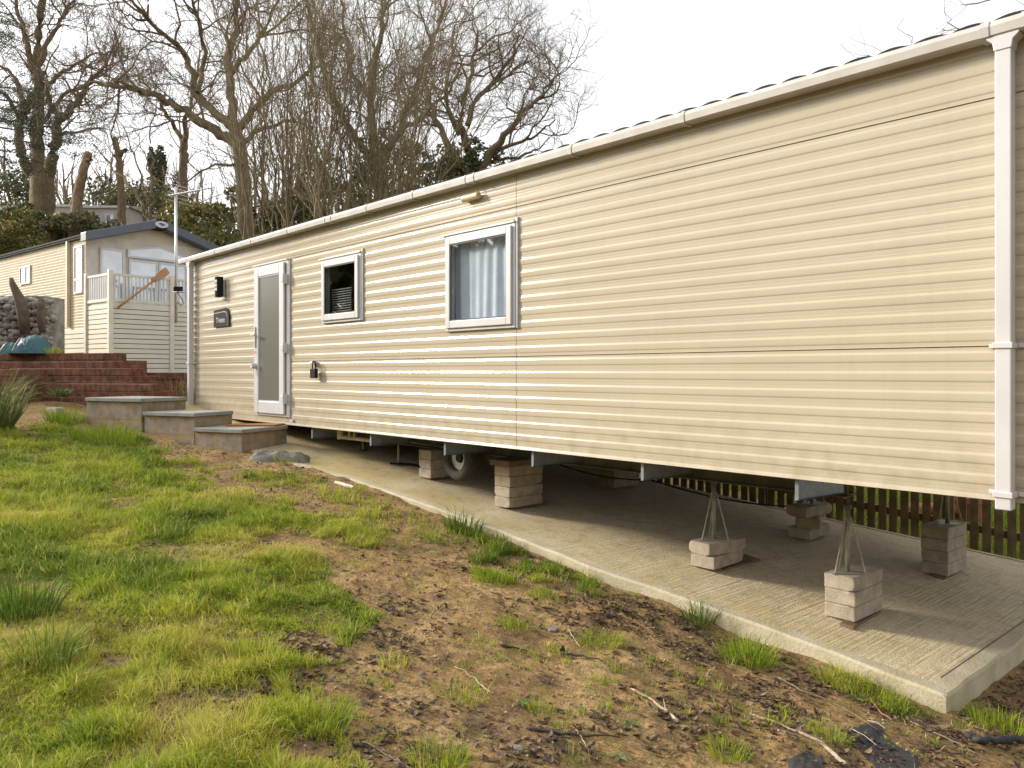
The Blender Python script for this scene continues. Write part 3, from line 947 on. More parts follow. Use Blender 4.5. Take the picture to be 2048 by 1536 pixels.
# name plate: black board with one rounded corner, silver line, lettering
q0 = wall_pt(428, 650, WALL - .02); q1 = wall_pt(459, 619, WALL - .02)
pw, ph = q1.x - q0.x, .26
zb = 2.355
cornr = [(0, 0), (pw, 0), (pw - .005, ph * .55)] + [(pw - .01 - .13 * (1 - math.cos(a)), ph - .12 + .12 * math.sin(a)) for a in np.linspace(0, math.pi / 2, 8)] + [(0, ph - .02)]
MBp = MB().prism(cornr, lambda u, v, k: (q0.x + u, WALL - .026 + .012 * k, zb + v))
plate = MBp.build('name_plate', M['black'], car, bevel=.002); plate['label'] = 'black name plate with one rounded corner and pale lettering'
ln = MB()
lpth = [(.01, ph - .062), (pw - .16, ph - .052), (pw - .10, ph - .065), (pw - .065, ph - .11), (pw - .055, .01)]
for i in range(len(lpth) - 1):
    (a, b_), (c_, d_) = lpth[i], lpth[i + 1]
    ln.tube([(q0.x + a, WALL - .0275, zb + b_), (q0.x + c_, WALL - .0275, zb + d_)], .004, 6)
ln.build('silver_line', M['letter'], plate)
fc = bpy.data.curves.new('lettering', 'FONT'); fc.body = 'Trieste'; fc.size = .105; fc.extrude = .001; fc.align_x = 'CENTER'
fo_ = bpy.data.objects.new('lettering', fc); COL.objects.link(fo_); fc.materials.append(M['letter'])
fo_.location = (q0.x + pw * .46, WALL - .0285, zb + .062); fo_.rotation_euler = (rad(90), 0, 0)
bpy.context.view_layer.update()
lme = bpy.data.meshes.new_from_object(fo_.evaluated_get(bpy.context.evaluated_depsgraph_get()))
lob = bpy.data.objects.new('lettering', lme); lob.location = fo_.location; lob.rotation_euler = fo_.rotation_euler; COL.objects.link(lob)
bpy.data.objects.remove(fo_); lob.name = 'lettering'
if not lme.materials: lme.materials.append(M['letter'])
attach(lob, plate)

# chassis: two rails, cross members, outriggers, axle and wheel
RN1, RN2 = 5.20, 7.22
for rn in (RN1, RN2):
    r = MB()
    r.box(XL + .3, -2.42, rn - .004, rn + .004, .895, 1.066); r.box(XL + .3, -2.42, rn - .035, rn + .035, .885, .8945); r.box(XL + .3, -2.42, rn - .035, rn + .035, 1.0665, 1.076)
    r.build('chassis_rail', M['chassis'], car)
cr = MB()
for px in (623, 740, 888, 1063, 1282, 1590):
    x = wall_pt(px, 900, WALL + .05).x
    o = MB()
    # sheet steel outrigger with folded lip, from just inside the wall to the rail
    H = .135
    o.add([(x, WALL + .05, 1.072), (x, RN1 - .036, 1.072), (x, RN1 - .036, .92), (x, WALL + .05, 1.072 - H),
           (x + .004, WALL + .05, 1.072), (x + .004, RN1 - .036, 1.072), (x + .004, RN1 - .036, .92), (x + .004, WALL + .05, 1.072 - H)],
          [(0, 1, 2, 3), (7, 6, 5, 4), (0, 4, 5, 1), (1, 5, 6, 2), (2, 6, 7, 3), (3, 7, 4, 0)])
    o.add([(x, WALL + .05, 1.0715 - H), (x + .035, WALL + .05, 1.0715 - H + .004), (x + .035, RN1 - .04, .921), (x, RN1 - .04, .917)], [(0, 1, 2, 3)])
    o.add([(x, WALL + .049, 1.0715 - H), (x, WALL + .049, 1.07), (x + .022, WALL + .052, 1.07), (x + .022, WALL + .052, 1.0715 - H + .006)], [(0, 1, 2, 3)])
    o.build('outrigger', M['galv'], car)
    MB().box(x - .02, x + .02, RN1 + .036, RN2 - .036, .97, 1.03).build('cross_member', M['chassis'], car)
# diagonal braces, gas pipe
MB().tube([wall_pt(805, 880, 5.0), (-6.2, RN1 + .1, .87)], .02, 6).build('brace_bar', M['chassis'], car)
dp = MB().tube([(-8.3, WALL + .30, 1.02), (-8.3, WALL + .30, .955), (-7.3, WALL + .38, .945)], .024, 10)
dp.tube([(-8.3, WALL + .30, 1.05), (-8.3, WALL + .30, .93)], .042, 12)
dp.tube([(-8.12, WALL + .315, 1.03), (-8.12, WALL + .315, .93)], .018, 10)
dp.tube([(-8.02, WALL + .32, 1.03), (-8.02, WALL + .32, .93)], .016, 10)
dp.build('waste_pipe', M['beige'], car, smooth=False)
wc = Vector((-6.33, 5.03, .850))
MB().tube([(wc.x, wc.y + .02, wc.z), (wc.x, RN2 + .2, wc.z)], .03, 10).build('axle', M['chassis'], car)
MB().box(wc.x - .30, wc.x + .30, wc.y + .225, wc.y + .28, wc.z - .05, wc.z + .04).build('axle_bracket', M['chassis'], car)
tyre = MB().lathe([(.128, -.07), (.16, -.085), (.211, -.08), (.226, -.06), (.229, 0), (.226, .06), (.211, .08), (.16, .085), (.128, .07)], wc, (0, -1, 0), 40, True)
wheel = tyre.build('wheel', M['rubber'], car, smooth=True)
rim = MB().lathe([(.142, .073), (.146, .066), (.138, .058), (.130, .03), (.122, .012), (.10, .008), (.075, .018), (.055, .020)], wc, (0, -1, 0), 36)
rim.f = rim.f[:-2]
rim.build('rim', M['rim'], wheel, smooth=True)
MB().lathe([(.052, .0), (.052, .018), (.044, .045), (.0, .05)], wc, (0, -1, 0), 20).build('hub', M['dark_in'], wheel)
MB().lathe([(.135, -.02), (.05, -.02), (.05, .005), (.132, .008)], wc, (0, -1, 0), 28).build('brake_drum', M['dark_in'], wheel)
w2 = copy_tree(wheel, car); w2.location = (0, RN2 - 5.03 + .2, 0)
# hanging cables under the floor
def sag(a, b, s, n=14):
    a = Vector(a); b = Vector(b)
    return [a.lerp(b, i / n) - Vector((0, 0, s * 4 * (i / n) * (1 - i / n))) for i in range(n + 1)]
MB().tube(sag(P(1290, 955, 7.4), P(1660, 1010, 8.2), .10), .009, 6).build('cable', M['black'], car)
MB().tube(sag(P(1120, 930, 7.8), P(1300, 960, 7.6), .04), .007, 6).build('cable', M['black'], car)
# gas: nothing else hangs here

# padlock hanging on a white bracket
bp = wall_pt(634, 726)
br_ = MB().box(bp.x - .05, bp.x + .03, WALL - .055, WALL - .010, bp.z - .02, bp.z + .018); br_.lathe([(.022, 0), (.022, .03)], (bp.x - .045, WALL - .035, bp.z), (-1, 0, 0), 12)
br_.build('lock_bracket', M['white'], car, bevel=.006)
pk = wall_pt(627, 745, WALL - .07)
pl = thing('padlock', 'black padlock hanging from a small white bracket right of the door', 'padlock', (pk.x, pk.y, pk.z - .07))
MB().box(pk.x - .062, pk.x + .062, WALL - .085, WALL - .045, pk.z - .065, pk.z + .045).build('lock_body', M['black'], pl, bevel=.008)
arc = [(pk.x - .035, WALL - .065, pk.z + .04), (pk.x - .035, WALL - .065, pk.z + .10)] + [(pk.x - .035 * math.cos(a), WALL - .065, pk.z + .10 + .03 * math.sin(a)) for a in np.linspace(.3, math.pi - .3, 6)] + [(pk.x + .035, WALL - .065, pk.z + .10), (pk.x + .035, WALL - .065, pk.z + .04)]
MB().tube(arc, .008, 8).build('shackle', M['black'], pl, smooth=True)


# ------------------------------------------------------------------ concrete blocks, shims, stands
def make_block(name, label, group, x1, y0, z0, L=.215, Wd=.44, H=.098, rot=0, mat='block', seed=0, chip=0.35, cat='concrete block'):
    """x1: right-hand face, y0: face towards the lawn; rough-cast with worn corners"""
    rg = random.Random(seed)
    bm = bmesh.new()
    bmesh.ops.create_cube(bm, size=1)
    bmesh.ops.scale(bm, vec=(L, Wd, H), verts=bm.verts)
    bmesh.ops.bevel(bm, geom=[e for e in bm.edges], offset=.010, segments=2, affect='EDGES', profile=.6)
    bmesh.ops.subdivide_edges(bm, edges=[e for e in bm.edges if e.calc_length() > .05], cuts=5, use_grid_fill=True)
    off = rg.random() * 50
    cn = [(sx, sy, sz) for sx in (-1, 1) for sy in (-1, 1) for sz in (-1, 1) if rg.random() < chip]
    for v in bm.verts:
        p = v.co
        nn = float(fbm(np.array([p.x * 22 + off + p.z * 31]), np.array([p.y * 22 + p.z * 17]), seed, 3)[0]) - .5
        k = 1 + nn * .035
        v.co = Vector((p.x * k, p.y * (1 + nn * .02), p.z * (1 + nn * .05)))
        for c_ in cn:
            dd = Vector((c_[0] * L / 2, c_[1] * Wd / 2, c_[2] * H / 2)) - p
            r_ = .032
            if dd.length < r_:
                v.co -= Vector((c_[0], c_[1], c_[2])).normalized() * (r_ - dd.length) * max(.08, .42 + nn * .6)
    me = bpy.data.meshes.new(name); bm.to_mesh(me); bm.free(); me.materials.append(M[mat])
    o = bpy.data.objects.new(name, me); COL.objects.link(o)
    o.location = (x1 - L / 2, y0 + Wd / 2, z0 + H / 2); o.rotation_euler = (0, 0, rad(rot))
    return tag(o, label, cat, group)


def stack(s, n, names, seed, group, rots=None, mats=None, H=.0995, chip=.35, dims=None):
    z = slab_h(-(s + .19)) + .004
    for k, lab in enumerate(names):
        r = rots[k] if rots else 0
        L, Wd, HH = (dims[k] if dims and dims[k] else (.215, .44, H))
        make_block('concrete_block', lab, group, -s, n, z, L, Wd, HH - .001, r, mats[k] if mats else 'block', seed + k, chip)
        z += HH
    return z

zA = stack(2.425, 5.31, ['bottom concrete block of the nearest front stack, resting on wooden shims', 'middle concrete block of the nearest three-high stack on the slab', 'top concrete block of the nearest front stack under a steel stand'], 11, 'blocks of the nearest front stack', (0, .6, -.8))
zB = stack(3.546, 5.32, ['lower block of the short two-block stack between two front stands', 'chipped upper block of the two-block stack, turned slightly askew'], 21, 'blocks of the short front stack', (2, -7), chip=.6)
zC = stack(5.571, 5.0, ['lowest block of the four-high front stack right of the wheel', 'second block from the ground in the front stack right of the wheel', 'third block from the ground in the front stack right of the wheel', 'topmost block of the front stack right of the wheel'], 31, 'blocks of the stack right of the wheel', (0, 0, 1.5, -1), ['block', 'block', 'block_tan', 'block_tan'], chip=.3)
zD = stack(6.807, 4.99, ['lower block of the stack touching the white-rimmed wheel', 'middle block of the stack beside the white-rimmed wheel', 'brownish top block of the stack beside the white-rimmed wheel'], 41, 'blocks of the stack beside the wheel', None, ['block', 'block', 'block_tan'], chip=.1)
zE = stack(2.448, 7.06, ['ground block of the tall grey rear stack by the picket fence', 'second block up in the tall grey rear stack by the fence', 'third block up in the tall grey rear stack by the fence', 'top block of the tall grey rear stack by the fence'], 51, 'blocks of the tall rear stack', (0, .5, -.5, 0))
zF = stack(3.58, 6.90, ['wide bottom block of the uneven rear stack in the caravan shade', 'tilting chipped brown block in the middle of the uneven rear stack', 'upper block of the uneven rear stack under a stand'], 61, 'blocks of the uneven rear stack', (3, 24, -4), ['block', 'block_tan', 'block'], chip=.6)
zG = stack(5.69, 6.64, ['lower block of the dim rear stack under the middle of the caravan', 'middle block of the dim rear stack under the middle of the caravan', 'upper block of the dim rear stack under the middle of the caravan'], 71, 'blocks of the dim rear stack')

def shim(label, px, py, L, Wd, rot, H=.022, z=None, mat='ply'):
    p = slab_pt(px, py)
    o = MB().box(-L / 2, L / 2, -Wd / 2, Wd / 2, 0, H).build('wooden_shim', M[mat], None, bevel=.003)
    o.location = (p.x, p.y, p.z + .002 if z is None else z); o.rotation_euler = (0, rad(7.3) if z is None else 0, rad(rot))
    tag(o, label, 'wood shim')
    return o
shim('thin brown ply shim poking out under the nearest front stack', 1722, 1238, .09, .52, 4, .018)
shim('flat ply board lying beside the two-block front stack', 1470, 1125, .16, .50, -3, .012)
shim('small dark ply shim under the tall rear stack by the fence', 1893, 1145, .10, .5, 6, .018)
o = MB().box(-5.80, -5.52, 4.95, 5.40, zC, .884).build('packing_board', M['ply'], None, bevel=.004); tag(o, 'brown packing board between the four-high stack and the chassis', 'packing board')

def make_stand(x, y, z0, ztop, label):
    t = thing('jack_stand', label, 'jack stand', (x, y, z0), 'galvanised stands propping the chassis')
    o_ = Vector((x, y, z0)); zt = z0 + .44
    foot = [o_ + C(-.105, -.045), o_ + C(.105, -.045), o_ + C(.0, .135)]
    MB().prism([(-.125, -.06), (.125, -.06), (.0, .165)], lambda u, v, k: o_ + C(u, v) + Vector((0, 0, .006 * k))).build('base_plate', M['galv_dull'], t)
    for f_ in foot:
        MB().tube([f_ + Vector((0, 0, .006)), o_ + (f_ - o_) * .15 + Vector((0, 0, .385))], .0055, 6).build('leg', M['galv_dull'], t)
    MB().tube([(x, y, z0 + .0065), (x, y, zt)], .017, 12).build('tube', M['galv_dull'], t, smooth=True)
    s = MB().tube([(x, y, zt), (x, y, ztop - .02)], .011, 10)
    s.lathe([(.026, 0), (.026, .03)], (x, y, zt), (0, 0, 1), 6)
    s.box(x - .04, x + .04, y - .03, y + .03, ztop - .02, ztop)
    s.build('screw', M['chassis'], t)
    return t
make_stand(-2.53, 5.43, zA, .884, 'galvanised tripod-like stand on the nearest front block stack')
make_stand(-3.66, 5.50, zB, .884, 'galvanised stand on the short two-block front stack')
make_stand(-3.66, 7.12, zF, .884, 'shaded stand on the uneven rear block stack')
make_stand(-2.53, 7.28, zE, .884, 'shaded stand on the tall rear stack by the fence')
# two thin props far under the left half
for i, (px, py, lab) in enumerate(((763, 930, 'thin steel prop standing alone left of the wheel'), (660, 905, 'thin steel prop in deep shade near the steps'))):
    p = slab_pt(px, py); p = Vector((p.x, max(p.y, 5.15), 0)); z = slab_h(p.x)
    t = thing('steel_prop', lab, 'prop', (p.x, p.y, z))
    MB().box(p.x - .06, p.x + .06, p.y - .06, p.y + .06, z - .004, z + .006).build('base_plate', M['chassis'], t)
    MB().tube([(p.x, p.y, z), (p.x, p.y, .885)], .013, 8).build('tube', M['galv_dull'], t)
# loose black hose on the slab
h0 = slab_pt(780, 930); h1 = slab_pt(845, 938)
o = MB().tube([h0 + Vector((0, 0, .02)), h0.lerp(h1, .4) + Vector((0, .1, .02)), h1 + Vector((0, .05, .02)), h1 + Vector((.4, .5, .0))], .012, 8).build('hose', M['black'], None, smooth=True)
tag(o, 'short black hose lying on the slab left of the wheel', 'hose')
# white pipe end along the slab edge
a = gpt(671, 968); b_ = gpt(707, 980)
o = MB().tube([a + Vector((0, 0, .015)), b_ + Vector((0, 0, .02))], .019, 12).build('plastic_pipe', M['pvc'], None, smooth=False)
tag(o, 'short white plastic pipe half buried along the slab edge', 'pipe')

# ------------------------------------------------------------------ concrete steps by the door
uL = C(-.92, .392); uD = C(.392, .92)
st = thing('concrete_steps', 'flight of three grey block steps with paving slab tops below the caravan door', 'steps', C(-4.0, 9.5, .9))
def step_part(corner_px, zc, ztop, L, D, zbot, splits=1):
    A = P(corner_px, HY, zc); A.z = 0
    w = MB().obox((A.x, A.y, zbot), uL * (L - .004), uD * D, (0, 0, ztop - .046 - zbot))
    o = w.build('block_wall', M['blockwork'], st, bevel=.008); box_uv(o, ztop - .046)
    for k in range(splits):
        a = A + uL * (-.022 + (L + .026) * k / splits) - uD * .025
        s = MB().obox((a.x, a.y, ztop - .0455), uL * ((L + .026) / splits - .006), uD * (D + .02), (0, 0, .045))
        s.build('paving_slab', M['paving'], st, bevel=.006)
    return A
A1 = step_part(484, 9.0, 1.070, .70, .78, .70)
A2 = step_part(389, 9.3, 1.240, .80, .62, .72)
A3 = step_part(283, 9.62, 1.400, .94, .70, .72)
mA = A1 + uL * .52 + uD * .30
mt = MB().obox((mA.x, mA.y, 1.0712), C(.95, .02) * .62, C(.10, .995) * .30, (0, 0, .018)).build('doormat', M['mat'], None, bevel=.004)
tag(mt, 'rust brown coir doormat lying on the lowest step below the door', 'doormat')
# broken footing beside the lowest step
p = gpt(545, 915)
# ------------------------------------------------------------------ brick steps and retaining wall
bs = thing('brick_steps', 'dark red brick garden steps climbing behind the lawn at left', 'brick steps', C(-6.5, 11.6, .95))
bl_ = C(-.97, .243); bd = C(.243, .97)
def brick_part(name, px_r, px_l, zc, ytop, zbot, D, mat='brick', capped=True):
    R = P(px_r, HY, zc); R.z = 0
    # run left until the photo column px_l
    rx = (px_l - CX) / F
    xr, zr = (px_r - CX) / F * zc, zc
    L = (xr - rx * zr) / (.97 + rx * .243)
    ztop = EYE + (HY - ytop) / F * zc
    o = MB().obox((R.x, R.y, zbot), bl_ * L, bd * D, (0, 0, ztop - .105 - zbot)).build(name, M[mat], bs); box_uv(o, ztop - .105)
    a = R - bd * .012
    c_ = MB().obox((a.x, a.y, ztop - .1048), bl_ * L, bd * (D * .5), (0, 0, .105)).build('brick_edging', M['brick_edge'], o, bevel=.008); box_uv(c_, ztop + .01)
    return R, ztop
brick_part('step', 303, 60, 11.05, 768, .75, .5)
brick_part('step', 264, 20, 11.35, 736.5, .75, .55)
brick_part('step', 227, -60, 11.72, 723, .8, .5)
brick_part('step', 212, -260, 12.0, 706, .8, .9)
brick_part('cheek_wall', 40, -400, 11.12, 738, .75, 1.0)
# retaining wall between steps and the caravan
rw = thing('brick_wall', 'low red brick retaining wall between the steps and the caravan corner', 'brick wall', C(-5.4, 12.6, .95))
R = P(392, HY, 12.9); R.z = 0
o = MB().obox((R.x, R.y, .8), C(-.99, .06) * 1.25, C(.06, .99) * .22, (0, 0, .80)).build('wall', M['brick'], rw); box_uv(o)
o = MB().obox(R + C(0, -.012) + Vector((0, 0, 1.6002)), C(-.99, .06) * 1.25, C(.06, .99) * .245, (0, 0, .11)).build('coping', M['brick_edge'], rw, bevel=.01); box_uv(o)
# pale loose brick lying on the ground
p = gpt(110, 826)
ob = make_block('loose_brick', 'pale dusty brick lying at the foot of the brick steps', None, p.x + .1, p.y - .05, p.z - .01, .24, .11, .08, 20, 'block', 97, .4, cat='brick')

# gabion with stones
gb = thing('gabion_wall', 'wire gabion wall of grey rounded stones at the left edge', 'gabion wall', P(45, 690, 13.6))
def stones(name, x0, x1, y0, y1, zc, depth, parent, rmin=.045, rmax=.085, seed=5):
    rg = np.random.default_rng(seed)
    ico = bmesh.new(); bmesh.ops.create_icosphere(ico, subdivisions=2, radius=1)
    base = np.array([v.co[:] for v in ico.verts]); fb = np.array([[v.index for v in f.verts] for f in ico.faces]); ico.free()
    Vs = []; Fs = []; n = 0
    xa, xb = (x0 - CX) / F * zc, (x1 - CX) / F * zc
    za, zb_ = EYE - (y1 - HY) / F * zc, EYE - (y0 - HY) / F * zc
    step = .105
    for layer in range(3):
        for zz in np.arange(za, zb_, step):
            for xx in np.arange(xa, xb, step):
                r = rg.uniform(rmin, rmax)
                sc = np.array([r * rg.uniform(.9, 1.4), r * rg.uniform(.8, 1.2), r * rg.uniform(.65, .95)])
                th = rg.uniform(0, 6.28); rot = np.array([[math.cos(th), -math.sin(th), 0], [math.sin(th), math.cos(th), 0], [0, 0, 1]])
                tl = rg.uniform(-.7, .7); rot2 = np.array([[math.cos(tl), 0, -math.sin(tl)], [0, 1, 0], [math.sin(tl), 0, math.cos(tl)]])
                bump_ = 1 + .12 * np.sin(base[:, :1] * 5 + rg.uniform(0, 6)) * np.cos(base[:, 1:2] * 4 + rg.uniform(0, 6))
                v = (base * bump_ * sc) @ rot2.T @ rot.T
                c_ = C(xx + rg.uniform(-.03, .03), zc + layer * .1 + rg.uniform(-.02, .03), zz + rg.uniform(-.03, .03))
                Vs.append(v + np.array(c_[:])); Fs.append(fb + n); n += len(base)
    return np_mesh(name, np.concatenate(Vs), np.concatenate(Fs), M['gabion'], parent, None, True)
sg = stones('stone_filling', -60, 92, 594, 712, 13.6, .4, gb); sg['kind'] = 'stuff'
wr = MB()
for yy in np.linspace(590, 712, 9):
    wr.tube([P(-60, yy, 13.5), P(96, yy, 13.5)], .0022, 4)
for xx in np.linspace(-60, 96, 12):
    wr.tube([P(xx, 590, 13.5), P(xx, 712, 13.5)], .0022, 4)
wr.build('wire_mesh', M['galv_dull'], gb)
o = MB().obox(P(-70, 592, 14.0) - Vector((0, 0, 1.2)), C(1.42, 0), C(0, .6), (0, 0, 1.2)).build('core', M['gabion'], gb)
def driftwood(label, pts, zc, rs):
    o = MB().tube([P(x, y, zc) for x, y in pts], [r for r in rs], 9).build('driftwood_post', M['wood_old'], None, smooth=True)
    return tag(o, label, 'driftwood')
driftwood('taller dark driftwood post leaning left against the gabion', [(50, 668), (46, 625), (38, 595), (25, 568), (22, 556)], 13.25, [.08, .095, .08, .05, .03])
driftwood('shorter greyish driftwood stump beside the taller post', [(86, 665), (81, 640), (83, 615), (82, 598)], 13.25, [.05, .065, .06, .055])
# teal garden bag
tb = bmesh.new(); bmesh.ops.create_grid(tb, x_segments=2, y_segments=2, size=1); tb.free()
def lump(name, mat, centre, ax, ay, h, seed, n=26, flat=.5):
    rg = np.random.default_rng(seed)
    vs = []; fs = []
    for i in range(n + 1):
        for j in range(n + 1):
            u = i / n * 2 - 1; v = j / n * 2 - 1
            prof_ = (1 - abs(u) ** 5) * (1 - abs(v) ** 4)
            nn = float(fbm(np.array([u * 3 + seed]), np.array([v * 3]), seed, 3)[0])
            p = Vector(centre) + Vector(ax) * u + Vector(ay) * v + Vector((0, 0, h * prof_ * (flat + (1 - flat) * 1.6 * nn)))
            vs.append(p)
    for i in range(n):
        for j in range(n):
            a = i * (n + 1) + j; fs.append((a, a + n + 1, a + n + 2, a + 1))
    return MB().add(vs, fs).build(name, mat, None, smooth=True, recalc=False)
zt4 = EYE + (HY - 706) / F * 12.0
p = gpt(545, 915)
ft = lump('concrete_lump', M['slate'], (p.x + .12, p.y + .02, p.z - .05), C(.92, .12) * .38, C(-.1, .95) * .17, .135, 12, flat=.45)
tag(ft, 'rough broken concrete lump half buried beside the lowest step', 'concrete lump')
bg = lump('garden_bag', M['teal'], P(68, HY, 12.35) + Vector((0, 0, zt4 - EYE + .0)), C(.225, .0), C(0, .2), .27, 4, flat=.75)
tag(bg, 'slumped teal plastic garden bag lying on top of the brick steps', 'garden bag')
bg2 = lump('folded_sheet', M['teal'], P(26, HY, 12.3) + Vector((0, 0, zt4 - EYE)), C(.15, .0), C(0, .15), .17, 8, flat=.4)
tag(bg2, 'crumpled teal sheet with white strap left of the garden bag', 'plastic sheet')
MB().tube([P(24, 702, 12.1), P(30, 690, 12.1), P(38, 678, 12.1), P(44, 676, 12.1), P(48, 690, 12.1)], .008, 6).build('strap', M['white'], bg2)

# ------------------------------------------------------------------ SECOND CARAVAN with deck
O2 = (-11.8, 22.0)
def L2(p):
    a, b, z = p
    return tuple(C(O2[0] - .773 * a + .635 * b, O2[1] + .635 * a + .773 * b, z))
c2 = thing('static_caravan', 'beige holiday caravan with dark grey roof fascia standing uphill at left', 'static caravan', L2((4, 2, 3.5)))
FL, EV = 3.50, 5.46
sid = MB(); nrib = 30; hh = (EV - 2.95) / nrib
vs = []; fs = []
for i in range(nrib + 1):
    for (dz, o_) in ((0, .0), (.02, .016), (hh - .004, .004)):
        zz = EV - i * hh - dz
        for aa in (0, 9.6):
            vs.append((aa, -o_, zz))
rowsn = len(vs) // 2
for i in range(rowsn - 1):
    fs.append((2 * i, 2 * i + 1, 2 * i + 3, 2 * i + 2))
sid.add(vs, fs).build('side_cladding', M['side2'], c2, xf=L2, recalc=False)
MB().prism([(0.02, 2.9), (3.88, 2.9), (3.88, EV), (1.95, EV + .6), (0.02, EV)], lambda u, v, k: (.03 + 9.5 * k, u, v)).build('body', M['side2'], c2, xf=L2)
# gable front: siding lines
gf = MB()
for i in range(24):
    z0_ = FL + i * .085
    gf.add([(.028, .0, z0_), (.028, 3.9, z0_), (.010, 3.9, z0_ + .084), (.010, .0, z0_ + .084)], [(0, 1, 2, 3)])
gf.build('gable_cladding', M['gable2'], c2, xf=L2, recalc=False)
rf = MB()
for (b0, z0_, b1, z1_) in ((-.12, EV + .02, 1.95, EV + .66), (1.95, EV + .66, 4.02, EV + .02)):
    rf.add([(-.35, b0, z0_), (9.8, b0, z0_), (9.8, b1, z1_), (-.35, b1, z1_), (-.35, b0, z0_ + .05), (9.8, b0, z0_ + .05), (9.8, b1, z1_ + .05), (-.35, b1, z1_ + .05)],
           [(0, 3, 2, 1), (4, 5, 6, 7), (0, 1, 5, 4), (1, 2, 6, 5), (2, 3, 7, 6), (3, 0, 4, 7)])
rf.build('roof', M['dark_roof'], c2, xf=L2)
fa = MB()
for (b0, z0_, b1, z1_) in ((-.16, EV + .09, 1.80, EV + .70), (2.10, EV + .70, 4.06, EV + .09)):
    fa.add([(-.38, b0, z0_ - .25), (-.38, b1, z1_ - .25), (-.38, b1, z1_), (-.38, b0, z0_), (-.02, b0, z0_ - .25), (-.02, b1, z1_ - .25), (-.02, b1, z1_), (-.02, b0, z0_)],
           [(0, 1, 2, 3), (7, 6, 5, 4), (0, 4, 5, 1), (1, 5, 6, 2), (2, 6, 7, 3), (3, 7, 4, 0)])
fa.build('roof_fascia', M['fascia2'], c2, xf=L2, bevel=.02)
MB().prism([(1.795, EV + .44), (2.105, EV + .44), (2.105, EV + .72), (1.795, EV + .72)], lambda u, v, k: (-.39 + .37 * k, u, v)).build('fascia_joint', M['black'], c2, xf=L2)
bdg = MB().prism([(1.95 + .20 * math.cos(a), EV + .58 + .10 * math.sin(a)) for a in np.linspace(0, 2 * math.pi, 24)[:-1]], lambda u, v, k: (-.40 + .008 * k, u, v)).build('oval_badge', M['white'], c2, xf=L2)
MB().prism([(1.84, EV + .58), (1.90, EV + .63), (1.98, EV + .61), (2.06, EV + .60), (2.02, EV + .55), (1.95, EV + .53), (1.90, EV + .57)], lambda u, v, k: (-.404 + .003 * k, u, v)).build('emblem', M['fascia2'], bdg, xf=L2)
MB().box(-.1, 9.7, -.10, -.02, EV - .03, EV + .05).build('gutter', M['dark_roof'], c2, xf=L2)
MB().box(1.0, 1.09, -.11, -.02, 3.0, EV - .03).build('downpipe', M['side2'], c2, xf=L2)
def win2(side, a0, a1, z0_, z1_, bar=None, vbar=None, name='window'):
    mb = MB(); t = .06
    def q(u0, u1, v0, v1, y0, y1):
        if side == 'side': mb.box(u0, u1, -y1, -y0, v0, v1)
        else: mb.box(-y1, -y0, u0, u1, v0, v1)
    q(a0, a1, z0_, z0_ + t, .0, .05); q(a0, a1, z1_ - t, z1_, .0, .05); q(a0, a0 + t, z0_ + t, z1_ - t, .0, .048); q(a1 - t, a1, z0_ + t, z1_ - t, .0, .048)
    if bar: q(a0 + t, a1 - t, bar - t * .6, bar + t * .6, .0, .046)
    if vbar: q(vbar - t * .6, vbar + t * .6, z0_ + t, z1_ - t, .0, .046)
    o = mb.build(name, M['white'], c2, xf=L2)
    g = MB(); mbk = mb; 
    if side == 'side': g.box(a0 + t, a1 - t, -.028, -.018, z0_ + t, z1_ - t)
    else: g.box(-.03, -.02, a0 + t, a1 - t, z0_ + t, z1_ - t)
    g.build('pane', M['glass2'], o, xf=L2)
    return o
win2('side', .16, .72, 3.92, 5.26, bar=4.32)
win2('side', 3.9, 4.75, 4.45, 5.02, vbar=4.3)
win2('front', .36, 1.04, FL + .06, 5.22)
dr = win2('front', 1.16, 2.02, FL + .06, 4.98, name='glazed_door')
win2('front', 2.04, 2.92, FL + .06, 4.98, name='glazed_door')
tz = MB().prism([(1.12, 5.02), (2.96, 5.02), (2.96, 5.20), (2.05, 5.44), (1.12, 5.26)], lambda u, v, k: (-.05 + .05 * k, u, v)).build('top_window', M['white'], c2, xf=L2)
MB().prism([(1.18, 5.07), (2.90, 5.07), (2.90, 5.17), (2.05, 5.385), (1.18, 5.215)], lambda u, v, k: (-.056 + .004 * k, u, v)).build('pane', M['glass2'], tz, xf=L2)
sk = MB()
for i in range(10):
    z0_ = 1.585 + i * .135
    sk.box(0.04, 9.5, -.03, -.005, z0_, z0_ + .118)
sk.build('skirting_boards', M['deckboard'], c2, xf=L2)
MB().box(.05, 9.5, .0, .02, 1.4, 2.94).build('skirt_void', M['dark_in'], c2, xf=L2)
